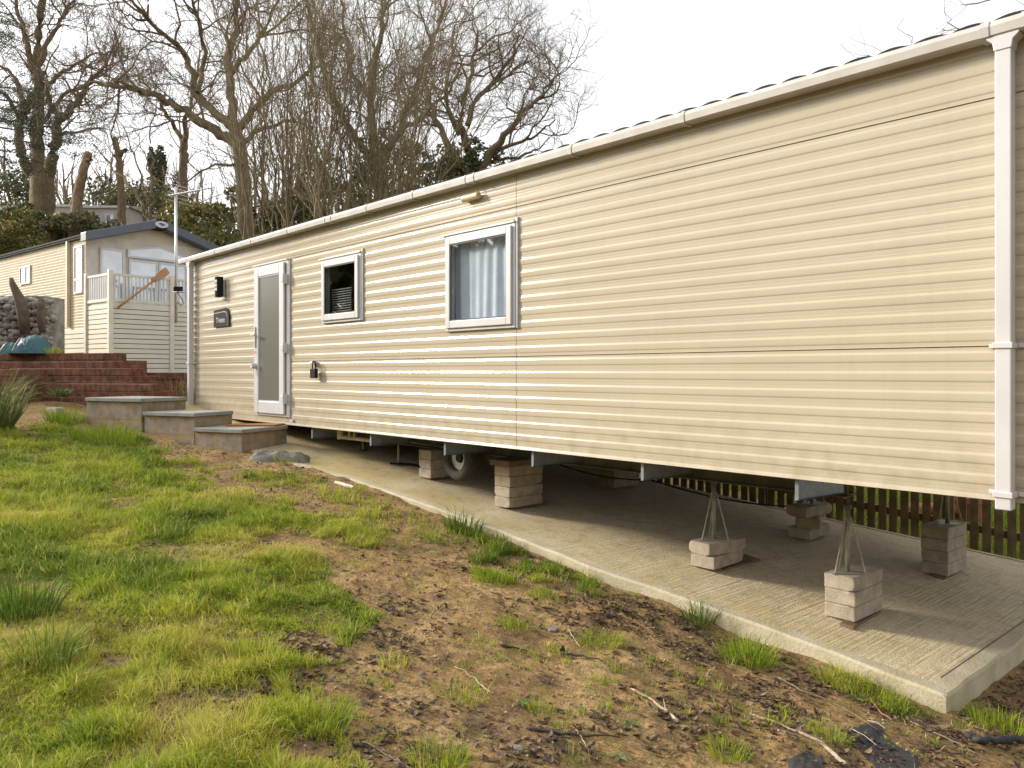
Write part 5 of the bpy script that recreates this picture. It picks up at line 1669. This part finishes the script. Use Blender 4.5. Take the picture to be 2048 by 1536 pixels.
# cedar whose boughs hang in from the left edge
cb = P(-90, 300, 38)
cd = thing('cedar_tree', 'dark cedar with drooping boughs entering from the left edge', 'tree', (cb.x, cb.y, T(cb.x, cb.y)))
tr = Tree(700); rr = random.Random(701)
tr.limb([P(-110, 520, 38), P(-108, 300, 38), P(-104, 60, 38), P(-100, -200, 38)], .40, .15, 0, SAP, .02)
ends = []
CDR = dict(dens=(1.6, 1.1), len=(.6, 1.3), rad=(.010, .02), seg=(3, 4), ang=(.4, .9), gn=.12, trop=-.02)
for (y0_, y1_, xe) in ((20, 30, 40), (60, 75, 28), (170, 190, 60), (200, 205, 75), (215, 230, 95), (235, 222, 70), (255, 268, 120), (275, 290, 100), (295, 300, 60), (310, 325, 30), (240, 250, 40)):
    pts = [P(-104, y0_ - 10, 38 + rr.uniform(-.5, .5)), P(-40, y0_ - 4, 38 + rr.uniform(-1.5, .5)), P((xe - 20) * .5, y0_ + 6, 37.5 + rr.uniform(-1, 1)), P(xe, y1_, 37 + rr.uniform(-1, 1))]
    tr.limb(pts, .07, .015, 2, CDR, .04)
tr.emit(cd, .03, M['bark_oak'], M['bark_oak'], ('trunk', 'twigs'))
tp = np.array([p[:] for l in tr.lines if l[1][0] < .03 for p in l[0]])
rg = np.random.default_rng(71)
kk = rg.integers(0, len(tp), 26000)
cs = tp[kk] + rg.normal(size=(26000, 3)) * np.array([.22, .22, .05])
V, Fc, tt = leaf_cloud(cs, .036, rg, flat=.7)
np_mesh('crown', V, Fc, M['conif'], cd, {'tint': tt})


# ------------------------------------------------------------------ GRASS
def blades(pos, h, w, lean_dir, lean, tint):
    n = len(pos)
    th = RNG.uniform(0, 2 * np.pi, n)
    side = np.stack([np.cos(th), np.sin(th), np.zeros(n)], -1) * (w * .5)[:, None]
    ld = np.stack([np.cos(lean_dir), np.sin(lean_dir), np.zeros(n)], -1)
    mid = pos + ld * (h * lean * .35)[:, None]; mid[:, 2] += h * .6
    tip = pos + ld * (h * lean)[:, None]; tip[:, 2] += h * np.sqrt(np.clip(1 - (lean * .75) ** 2, .12, 1))
    V = np.stack([pos - side, pos + side, mid + side * .75, mid - side * .75, tip], 1).reshape(-1, 3)
    b = np.arange(n)[:, None] * 5
    Fc = np.concatenate([b + [0, 1, 2], b + [0, 2, 3], b + [3, 2, 4]], 0)
    return V, Fc, np.repeat(tint, 5)

def scatter_grass():
    V_, F_, T_ = [], [], []
    off = 0
    for (z0_, z1_, n_try, wmul, kb) in ((1.6, 4.0, 36000, 1.0, 12), (4.0, 6.5, 34000, 1.15, 11), (6.5, 10.0, 36000, 1.5, 10), (10.0, 13.0, 14000, 2.0, 9)):
        zc = np.sqrt(RNG.uniform(z0_ ** 2, z1_ ** 2, n_try)); rx = RNG.uniform(-.70, .70, n_try)
        x = SA * rx * zc - CA * zc; y = CA * rx * zc + SA * zc
        z = terr(x, y)
        d = grass_density(x, y, z)
        loose = .05 * (fbm(x * 2.5, y * 2.5, 44, 3) > .50)
        keep = (RNG.random(n_try) < np.maximum(d, loose)) & (y < edge_n(-x) - .03) & (zc < 12.5)
        x, y, d = x[keep], y[keep], d[keep]
        m = len(x)
        cl = fbm(x * 4.5, y * 4.5, 33, 3)
        big = RNG.uniform(.55, 1.35, m)
        hc = (.020 + .062 * sstep(.38, .66, cl)) * big
        rc = (.014 + .022 * RNG.random(m)) * big * (1 + .25 * (wmul - 1))
        tc = np.clip(.46 + (fbm(x * 1.3, y * 1.3, 61, 3) - .5) * 1.9 - (cl - .5) * .5 + RNG.normal(0, .13, m), 0, .9)
        wind = 6.28 * vnoise(x * 3, y * 3, 8)
        k = np.repeat(np.arange(m), kb); n = len(k)
        a = RNG.uniform(0, 6.28, n); r = np.sqrt(RNG.random(n))
        X = x[k] + np.cos(a) * r * rc[k]; Y = y[k] + np.sin(a) * r * rc[k]
        Y = np.minimum(Y, edge_n(-X) - .02)
        Z = terr(X, Y)
        px, py, _ = proj(X, Y, Z)
        h = hc[k] * RNG.uniform(.45, 1.45, n) * (1.1 - .35 * r)
        edge = in_poly(px, py, G_EDGE)
        h = np.where(edge, h * 1.12 + .008, h)
        h = np.where(d[k] < .06, h * .6, h)
        w = RNG.uniform(.0024, .0050, n) * wmul
        ln = np.clip(.25 + .75 * r + RNG.normal(0, .25, n), .03, 1.2)
        ld = np.where(RNG.random(n) < .7, a, wind[k]) + RNG.normal(0, .45, n)
        tn = np.clip(tc[k] + RNG.normal(0, .12, n), 0, .93)
        tn = np.where(edge, np.clip(tn - .25, 0, .6), tn)
        tn = np.where(RNG.random(n) < .15, RNG.uniform(.86, 1, n), tn)
        v, f, t = blades(np.stack([X, Y, Z - .004], -1), h, w, ld, ln, tn)
        V_.append(v); F_.append(f + off); T_.append(t); off += len(v)
    # short matted sward between the tufts
    for (z0_, z1_, n_try, wmul) in ((1.6, 4.0, 150000, 1.0), (4.0, 7.0, 150000, 1.4), (7.0, 12.5, 150000, 2.0)):
        zc = np.sqrt(RNG.uniform(z0_ ** 2, z1_ ** 2, n_try)); rx = RNG.uniform(-.70, .70, n_try)
        x = SA * rx * zc - CA * zc; y = CA * rx * zc + SA * zc; z = terr(x, y)
        d = grass_density(x, y, z)
        keep = (RNG.random(n_try) < np.clip(d * 1.3, 0, 1)) & (d > .1) & (y < edge_n(-x) - .03)
        x, y, z = x[keep], y[keep], z[keep]; n = len(x)
        tn = np.clip(.52 + (fbm(x * 1.3, y * 1.3, 61, 3) - .5) * 2.0 + RNG.normal(0, .17, n), 0, 1)
        v, f, t = blades(np.stack([x, y, z - .003], -1), RNG.uniform(.014, .042, n), RNG.uniform(.0024, .0046, n) * wmul, RNG.uniform(0, 6.28, n), np.clip(RNG.normal(.85, .25, n), .2, 1.25), tn)
        V_.append(v); F_.append(f + off); T_.append(t); off += len(v)
    o = np_mesh('grass', np.concatenate(V_), np.concatenate(F_), M['grass'], None, {'tint': np.concatenate(T_)})
    tag(o, kind='stuff', label='patchy winter grass on the muddy lawn')
scatter_grass()

def tuft(label, px, py, R, n, h, mat='grass', tint=(.35, .2), lean=.8, w=.0042, name='grass_tuft', group='grass tufts on the bare soil', wide=1.0, at=None):
    c_ = at or gpt(px, py)
    a = RNG.uniform(0, 6.28, n); r = R * np.sqrt(RNG.random(n))
    x = c_.x + np.cos(a) * r * wide; y = c_.y + np.sin(a) * r
    z = terr(x, y) if at is None else np.full(n, c_.z)
    hh_ = h * RNG.uniform(.45, 1.15, n)
    ln = np.clip(lean * r / R + RNG.normal(0, .2, n), .05, 1.25)
    v, f, t = blades(np.stack([x, y, z - .004], -1), hh_, np.full(n, w) * RNG.uniform(.7, 1.3, n), a + RNG.normal(0, .5, n), ln, np.clip(RNG.normal(tint[0], tint[1], n), 0, 1))
    o = np_mesh(name, v - np.array(c_[:]), f, M[mat], None, {'tint': t}); o.location = c_
    return tag(o, label, 'grass tuft', group)
tuft('dark coarse grass tuft overhanging the slab edge near the two-block stack', 1400, 1248, .10, 130, .17, 'grass_dark', w=.005, lean=1.0)
tuft('largest bright grass tuft beside the slab edge below the nearest stack', 1498, 1320, .16, 420, .15, lean=.95)
tuft('lone bright tuft on bare soil below the two-block stack', 1208, 1285, .13, 200, .075, lean=1.1)
tuft('yellowish tuft at the bottom of the frame left of the long pale stick', 1452, 1512, .10, 200, .07)
tuft('wispy tuft beside the black weed membrane', 1660, 1480, .09, 90, .09)
tuft('bright tuft at the right edge below the slab corner', 1998, 1450, .16, 260, .12)
tuft('small tuft in the middle of the bare soil beside a rusty leaf', 1020, 1252, .10, 150, .06)
tuft('thin pale tuft of few blades on the left part of bare soil', 788, 1335, .07, 60, .085, tint=(.75, .1))
tuft('pale tuft left of the middle twig', 925, 1395, .12, 80, .10, tint=(.5, .15))
tuft('tuft hugging the slab edge beside the white pipe', 713, 985, .08, 80, .12)
tuft('dark strappy tuft at the slab edge before the four-high stack', 925, 1060, .16, 120, .19, 'grass_dark', w=.007)
tuft('tuft below the broken concrete lump by the steps', 572, 925, .12, 140, .10)
tuft('bristly tuft on the soil right of the grass lawn', 985, 1160, .14, 200, .085)
tuft('coarse dark tussock at the left edge of the lawn', 45, 1225, .17, 260, .21, 'grass_dark', w=.0065, lean=.8)
tuft('second coarse tussock below the left edge tussock', 95, 1330, .14, 220, .17, 'grass_dark', w=.006, tint=(.6, .2))
tuft('tall bright clump growing against the concrete steps', 215, 880, .32, 600, .20, w=.007, tint=(.25, .15), wide=1.4)
tuft('bright clump at the foot of the brick steps', 130, 845, .22, 300, .20, w=.007, tint=(.2, .12))
tuft('fountain-shaped clump at the bottom of the lawn', 620, 1455, .16, 420, .12, lean=1.0)
tuft('yellow clump in the bottom left lawn', 480, 1480, .13, 300, .11, tint=(.75, .15))
tuft('clump at the very bottom of the frame near the centre', 880, 1530, .12, 240, .08)
tuft('small clump left of the middle stick', 1075, 1425, .08, 70, .06)
tuft('bushy clump in the lower middle of the lawn', 500, 1325, .18, 420, .10, tint=(.5, .15))
tuft('low tuft beside the loose brick chip near the slab edge', 1085, 1190, .09, 110, .07)
tuft('tuft against the slab edge left of its right corner', 1720, 1385, .18, 300, .10, wide=1.6)
tuft('tuft at the fence foot behind the tall rear stack', 1680, 1045, .14, 90, .16, at=slab_pt(1680, 1045) + Vector((-.0, .15, -.05)))
tuft('tuft growing by the fence at the right edge', 2020, 1120, .16, 100, .14, at=slab_pt(2030, 1118) + Vector((0, .15, -.08)))
# long drooping sedge at the left edge
tuft('arching striped sedge clump at the left edge before the brick steps', -16, 862, .20, 280, .78, 'sedge', tint=(.38, .22), lean=.95, w=.016, name='sedge_clump', group='ornamental grasses')
# lawn grass behind the fence
rgx = RNG.uniform(-9.5, 1.5, 60000); rgy = RNG.uniform(8.9, 16, 60000)
z = terr(rgx, rgy)
v, f, t = blades(np.stack([rgx, rgy, z], -1), RNG.uniform(.06, .16, 60000), RNG.uniform(.008, .016, 60000), RNG.uniform(0, 6.28, 60000), RNG.uniform(.2, .9, 60000), np.clip(RNG.normal(.3, .15, 60000), 0, 1))
o = np_mesh('rear_grass', v, f, M['grass'], None, {'tint': t}); tag(o, kind='stuff', label='green lawn behind the picket fence')
# dry weeds by the brick wall
tuft('dry brown weeds between the brick wall and the caravan corner', 352, 800, .25, 160, .42, 'dry', tint=(.5, .3), lean=.7, w=.010, name='dry_weeds', group='dry plants', at=C((348 - CX) / F * 12.3, 12.3, 1.25))
tuft('mossy weed growing from the brick step face', 122, 790, .10, 160, .14, 'weed', tint=(.4, .3), lean=1.1, w=.02, name='weed', group='small weeds', at=C((122 - CX) / F * 11.0, 10.98, 1.38))
tuft('tuft of yellow grass on the brick steps beside the teal bag', 108, 704, .10, 90, .12, 'grass', tint=(.55, .2), lean=.9, w=.008, at=C((108 - CX) / F * 12.2, 12.2, zt4))

# broad-leaved weeds on the soil
def weed(label, px, py, R, n, seed):
    rg = random.Random(seed); c_ = gpt(px, py, .004)
    mb = MB()
    for k in range(n):
        a = 6.28 * k / n + rg.uniform(-.3, .3); l = R * rg.uniform(.7, 1.2); w_ = l * .28
        d = Vector((math.cos(a), math.sin(a), .25)); sd = Vector((-d.y, d.x, 0)).normalized()
        mb.add([c_, c_ + d * l * .45 + sd * w_ + Vector((0, 0, .006)), c_ + d * l + Vector((0, 0, -.01)), c_ + d * l * .45 - sd * w_ + Vector((0, 0, .006)), c_ + d * l * .5],
               [(0, 1, 4), (1, 2, 4), (2, 3, 4), (3, 0, 4)])
    o = mb.build('weed', M['weed'], None, recalc=False)
    a_ = o.data.attributes.new('tint', 'FLOAT', 'POINT'); a_.data.foreach_set('value', [rg.random() for _ in o.data.vertices])
    return tag(o, label, 'weed', 'small weeds')
weed('broad grey-green weed leaf against the slab edge', 1708, 1400, .055, 4, 1)
weed('flat rosette weed near the bottom centre', 1262, 1452, .055, 5, 2)
weed('rosette weed at the bottom edge right of centre', 1240, 1520, .05, 5, 3)
weed('small bright weed left of the pale bark stick', 1322, 1400, .028, 6, 4)
weed('small rosette weed left of the thin pale twig', 1045, 1412, .05, 6, 5)

# ------------------------------------------------------------------ leaf litter, pebbles, clods
def litter():
    n_try = 115000
    zc = np.sqrt(RNG.uniform(1.7 ** 2, 9 ** 2, n_try)); rx = RNG.uniform(-.68, .68, n_try)
    x = SA * rx * zc - CA * zc; y = CA * rx * zc + SA * zc; z = terr(x, y)
    px, py, _ = proj(x, y, z)
    LIT = [(560, 1390, 160, 70), (760, 1260, 120, 60), (700, 1440, 150, 80), (1050, 1130, 130, 22), (1250, 1230, 190, 40), (1450, 1290, 170, 70), (1600, 1400, 250, 80), (1350, 1450, 160, 70), (1800, 1480, 250, 60), (1980, 1400, 120, 70), (900, 1490, 220, 60), (640, 1300, 100, 40), (1150, 1500, 160, 40), (860, 1280, 110, 40)]
    d = np.full(n_try, .08)
    for (cx, cy, rx_, ry_) in LIT:
        d = np.maximum(d, np.exp(-(((px - cx) / rx_) ** 2 + ((py - cy) / ry_) ** 2)))
    d *= sstep(.36, .56, fbm(x * 5, y * 5, 66, 3)) * .9 + .10
    keep = (RNG.random(n_try) < d) & (y < edge_n(-x) - .03)
    # soil right of the slab end as well
    keep |= (RNG.random(n_try) < .5) & (x > sn[0].x + .03) & (y < 6) & (y > edge_n(-x) - .05)
    x, y, z = x[keep], y[keep], z[keep]; n = len(x)
    nu = 5
    prof_ = np.array([0, .75, 1, .8, 0.05]); us = np.linspace(-.5, .5, nu)
    a = RNG.uniform(0, 6.28, n); tilt = RNG.normal(0, .22, n); curl = RNG.uniform(-.7, .9, n); L = .014 + .042 * RNG.random(n) ** 1.5; Wd = L * RNG.uniform(.35, .6, n)
    d1 = np.stack([np.cos(a), np.sin(a), tilt], -1); d2 = np.stack([-np.sin(a), np.cos(a), RNG.normal(0, .3, n)], -1)
    Vs = []
    for i in range(nu):
        for s in (-1, 0, 1):
            v = np.stack([x, y, z + .006], -1) + d1 * (us[i] * L)[:, None] + d2 * (s * .5 * prof_[i] * Wd)[:, None]
            v[:, 2] += curl * L * ((us[i] * 2) ** 2 * .25 + abs(s) * .18)
            Vs.append(v)
    V = np.stack(Vs, 1).reshape(-1, 3)
    fs = []
    for i in range(nu - 1):
        for s in range(2):
            q = i * 3 + s; fs.append([q, q + 3, q + 4, q + 1])
    Fc = (np.arange(n)[:, None, None] * 15 + np.array(fs)[None]).reshape(-1, 4)
    tint = np.repeat(np.clip(RNG.beta(1.5, 2.0, n), 0, 1), 15)
    o = np_mesh('leaf_litter', V, Fc, M['litter'], None, {'tint': tint}); tag(o, kind='stuff', label='dark wet fallen leaves scattered over the soil')
litter()

def pebbles():
    n_try = 60000
    zc = np.sqrt(RNG.uniform(1.8 ** 2, 11.5 ** 2, n_try)); rx = RNG.uniform(-.68, .68, n_try)
    x = SA * rx * zc - CA * zc; y = CA * rx * zc + SA * zc; z = terr(x, y)
    px, py, _ = proj(x, y, z)
    gr = np.exp(-(((px - 360) / 60) ** 2 + ((py - 895) / 22) ** 2)) + .6 * np.exp(-(((px - 120) / 80) ** 2 + ((py - 845) / 12) ** 2))
    keep = (RNG.random(n_try) < np.maximum(.16 * (1 - np.clip(grass_density(x, y, z), 0, 1)), gr)) & (y < edge_n(-x) - .03) & (zc < 12)
    x, y, z = x[keep], y[keep], z[keep]; n = len(x)
    oc = np.array([[1, 0, 0], [-1, 0, 0], [0, 1, 0], [0, -1, 0], [0, 0, 1], [0, 0, -1], [.65, .65, .5], [-.6, .6, .55], [.6, -.7, .4], [-.65, -.6, .5]], float)
    fo_ = [(0, 6, 4), (6, 2, 4), (2, 7, 4), (7, 1, 4), (1, 9, 4), (9, 3, 4), (3, 8, 4), (8, 0, 4), (0, 5, 6), (6, 5, 2), (2, 5, 7), (7, 5, 1), (1, 5, 9), (9, 5, 3), (3, 5, 8), (8, 5, 0)]
    s = (RNG.gamma(2, .0028, n) + .002)[:, None, None] * RNG.uniform(.6, 1.4, (n, 1, 3))
    s = np.minimum(s, .009)
    V = oc[None] * s * RNG.uniform(.8, 1.2, (n, 10, 1)) + np.stack([x, y, z + .001], -1)[:, None]
    Fc = (np.arange(n)[:, None, None] * 10 + np.array(fo_)[None]).reshape(-1, 3)
    o = np_mesh('gravel', V.reshape(-1, 3), Fc, M['pebble'], None, {'tint': np.repeat(RNG.random(n), 10)}, True); tag(o, kind='stuff', label='small stones and clods on the bare soil')
pebbles()

# chips of brick and slate
def chip(label, px, py, L, mat, seed, name='stone_chip'):
    p = gpt(px, py)
    return make_block(name, label, 'stone and brick chips on the soil', p.x + L / 2, p.y - L * .3, p.z - .006, L, L * .65, L * .28, random.Random(seed).uniform(0, 180), mat, seed, .9, 'stone chip')
chip('orange brick chip on dark litter near the slab edge', 1127, 1195, .075, 'brickchip', 201, 'brick_chip')
chip('flat olive slate chip below the two-block stack', 1105, 1262, .10, 'slate', 202)
chip('grey slate chip lying in the lawn grass', 425, 1258, .07, 'slate', 203)
chip('orange brick chip near the top of the bare soil', 826, 1094, .055, 'brickchip', 204, 'brick_chip')
chip('ochre brick fragment left of the black membrane', 1362, 1375, .06, 'brickchip', 205, 'brick_chip')
chip('pale flat stone at the bottom of the soil', 1035, 1500, .07, 'slate', 206)

# sticks and twigs
def stick(label, pts, r, mat, lift=.012, side=None):
    q = [gpt(x, y, lift) for x, y in pts]
    mb = MB(); n = len(q)
    fine = []
    for i in range(n - 1):
        for k in range(4):
            fine.append(q[i].lerp(q[i + 1], k / 4) + Vector((random.uniform(-.006, .006), random.uniform(-.006, .006), random.uniform(-.003, .006))))
    fine.append(q[-1])
    mb.tube(fine, [r * (1 - .6 * i / (len(fine) - 1)) for i in range(len(fine))], 7)
    if side:
        for (i, dx, dy) in side:
            mb.tube([fine[i], fine[i] + Vector((dx, dy, .02))], [r * .5, r * .25], 5)
    return tag(mb.build('stick', M[mat], None, smooth=True), label, 'stick', 'sticks lying on the soil')
stick('long pale bark stick running to the bottom edge', [(1690, 1536), (1640, 1492), (1580, 1462), (1500, 1432)], .011, 'stick_pale', side=[(5, .08, -.05)])
stick('bent pale twig left of the long pale stick', [(1358, 1448), (1330, 1425), (1300, 1405), (1262, 1385)], .009, 'stick_pale', side=[(4, -.06, .06)])
stick('dark wet branch lying near the bottom centre', [(1050, 1462), (1120, 1474), (1190, 1480), (1240, 1482)], .008, 'stick_dark')
stick('thin pale curved twig on the bare soil', [(985, 1395), (960, 1372), (935, 1352), (910, 1340)], .004, 'stick_pale')
stick('straight grey twig left of the curved one', [(872, 1283), (910, 1293), (950, 1304)], .004, 'stick')
stick('dark twig in the middle of the bare soil', [(1000, 1295), (1030, 1303), (1055, 1308)], .008, 'stick_dark')
stick('dark twig right of the middle twig', [(1120, 1312), (1165, 1318), (1205, 1328)], .008, 'stick_dark')
stick('orange twig beside the slab corner', [(1742, 1405), (1762, 1428), (1782, 1450)], .006, 'brickchip')
stick('thin grey bramble stem crossing the slab edge strip', [(1555, 1360), (1600, 1385), (1680, 1420), (1760, 1470)], .004, 'stick')
stick('long thin stem on the soil at the right edge', [(1820, 1450), (1900, 1485), (1980, 1530)], .005, 'stick')
stick('forked twig near the left of the bare soil', [(863, 1240), (868, 1222), (862, 1208)], .005, 'stick')
stick('thin brown twig near the bottom left of the soil', [(725, 1490), (770, 1515), (810, 1540)], .004, 'stick')
stick('short twig near the bottom centre right', [(1150, 1465), (1165, 1485), (1178, 1508)], .004, 'stick_pale')
stick('slim tan twig in front of the slab edge', [(1135, 1265), (1150, 1285), (1160, 1302)], .004, 'stick_pale')
# black weed membrane
def membrane(label, poly_px, seed, h=.02):
    pts = [gpt(x, y) for x, y in poly_px]
    cx_ = sum((p for p in pts), Vector()) / len(pts)
    vs = []; fs = []; R_ = 10; n = 40
    for r_ in range(R_ + 1):
        for k in range(n):
            f = k / n * len(pts); i = int(f) % len(pts); u = f - int(f)
            e = pts[i].lerp(pts[(i + 1) % len(pts)], u)
            p = cx_.lerp(e, r_ / R_)
            fold = (fbm(np.array([p.x * 9]), np.array([p.y * 22]), seed, 3)[0]) ** 2
            vs.append((p.x, p.y, T(p.x, p.y) + .004 + h * 2.2 * fold * (1 if r_ < R_ else .2)))
    for r_ in range(R_):
        for k in range(n):
            k2 = (k + 1) % n
            fs.append((r_ * n + k, r_ * n + k2, (r_ + 1) * n + k2, (r_ + 1) * n + k))
    o = MB().add(vs, fs).build('weed_membrane', M['membrane'], None, smooth=True, recalc=False)
    return tag(o, label, 'weed membrane', 'torn black membrane on the soil')
mm = membrane('torn black weed membrane half covered by soil below the slab corner', [(1690, 1478), (1730, 1448), (1760, 1452), (1775, 1480), (1800, 1500), (1840, 1520), (1830, 1560), (1760, 1560), (1725, 1510)], 5, .005)
membrane('crumpled black membrane piece at the bottom edge', [(1575, 1530), (1610, 1505), (1645, 1512), (1650, 1560), (1580, 1570)], 9, .006)
tq = [gpt(1935, 1478, .02), gpt(1960, 1492, .03), gpt(1995, 1494, .035), gpt(2040, 1492, .035), gpt(2100, 1495, .03)]
tqf = [tq[min(i // 6, 3)].lerp(tq[min(i // 6, 3) + 1], (i % 6) / 6) + Vector((random.uniform(-.008, .008), random.uniform(-.01, .01), random.uniform(-.010, .006))) for i in range(24)]
o = MB().tube(tqf, [.013 + .010 * random.random() for _ in tqf], 7).build('membrane_roll', M['membrane'], None, smooth=True); tag(o, 'twisted roll of black membrane at the right edge', 'weed membrane')
for k, (x0_, y0_, x1_, y1_) in enumerate(((1735, 1456, 1770, 1473), (1705, 1478, 1752, 1505))):
    MB().tube([gpt(x0_, y0_, .035), gpt((x0_ + x1_) / 2, (y0_ + y1_) / 2, .045), gpt(x1_, y1_, .035)], .0012, 4).build('loose_thread', M['white'], mm)

# ------------------------------------------------------------------ CAMERA, LIGHT, SKY
cam = bpy.data.cameras.new('camera'); co = bpy.data.objects.new('camera', cam); COL.objects.link(co)
co.location = (0, 0, EYE)
yaw = math.atan2(SA, -CA) - math.pi / 2
co.rotation_euler = (rad(90), 0, yaw)
cam.sensor_width = 36; cam.lens = F / 2048 * 36
cam.shift_y = -(768 - HY) / 2048
cam.clip_end = 600; cam.clip_start = .05
scene.camera = co

EL, AZ = rad(21.5), None
sdir = Vector((-.845, -.535, 0)).normalized()
to_sun = Vector((sdir.x * math.cos(EL), sdir.y * math.cos(EL), math.sin(EL)))
sl_ = bpy.data.lights.new('sun', 'SUN'); so = bpy.data.objects.new('sun', sl_); COL.objects.link(so)
sl_.energy = 4.7; sl_.angle = rad(10.0); sl_.color = (1.0, .90, .74)
so.rotation_euler = to_sun.to_track_quat('Z', 'Y').to_euler()
wld = bpy.data.worlds.new('World'); scene.world = wld; wld.use_nodes = True
nt = wld.node_tree
bgn = nt.nodes['Background']
sky = nt.nodes.new('ShaderNodeTexSky'); sky.sky_type = 'NISHITA'; sky.sun_disc = False
sky.sun_elevation = EL; sky.sun_rotation = math.atan2(to_sun.x, to_sun.y)
hs = nt.nodes.new('ShaderNodeHueSaturation'); hs.inputs['Saturation'].default_value = .35
nt.links.new(sky.outputs['Color'], hs.inputs['Color']); nt.links.new(hs.outputs['Color'], bgn.inputs['Color'])
bgn.inputs['Strength'].default_value = .055
cl_ = nt.nodes.new('ShaderNodeBackground')
tcn = nt.nodes.new('ShaderNodeTexCoord'); nz = nt.nodes.new('ShaderNodeTexNoise'); nz.inputs['Scale'].default_value = 2.2; nz.inputs['Detail'].default_value = 4
nt.links.new(tcn.outputs['Generated'], nz.inputs['Vector'])
rmp = ramp(nt, nz.outputs['Fac'], [(.3, (.96, .965, .975)), (.7, (1, .995, .985))])
nt.links.new(rmp.outputs['Color'], cl_.inputs['Color'])
# thin cloud glows round the veiled sun
dt = nt.nodes.new('ShaderNodeVectorMath'); dt.operation = 'DOT_PRODUCT'
nt.links.new(tcn.outputs['Generated'], dt.inputs[0]); dt.inputs[1].default_value = tuple(Vector((sdir.x * .87, sdir.y * .87, .5)).normalized())
mx0 = nt.nodes.new('ShaderNodeMath'); mx0.operation = 'MAXIMUM'; nt.links.new(dt.outputs['Value'], mx0.inputs[0]); mx0.inputs[1].default_value = 0
pw_ = nt.nodes.new('ShaderNodeMath'); pw_.operation = 'POWER'; nt.links.new(mx0.outputs['Value'], pw_.inputs[0]); pw_.inputs[1].default_value = 4
ma = nt.nodes.new('ShaderNodeMath'); ma.operation = 'MULTIPLY_ADD'; nt.links.new(pw_.outputs['Value'], ma.inputs[0]); ma.inputs[1].default_value = 1.6; ma.inputs[2].default_value = .86
nt.links.new(ma.outputs['Value'], cl_.inputs['Strength'])
ads = nt.nodes.new('ShaderNodeAddShader')
nt.links.new(bgn.outputs['Background'], ads.inputs[0]); nt.links.new(cl_.outputs['Background'], ads.inputs[1])
nt.links.new(ads.outputs['Shader'], nt.nodes['World Output'].inputs['Surface'])
scene.view_settings.view_transform = 'Standard'; scene.view_settings.look = 'None'
scene.view_settings.exposure = .22; scene.view_settings.gamma = 1
scene.render.resolution_x = 1024; scene.render.resolution_y = 768
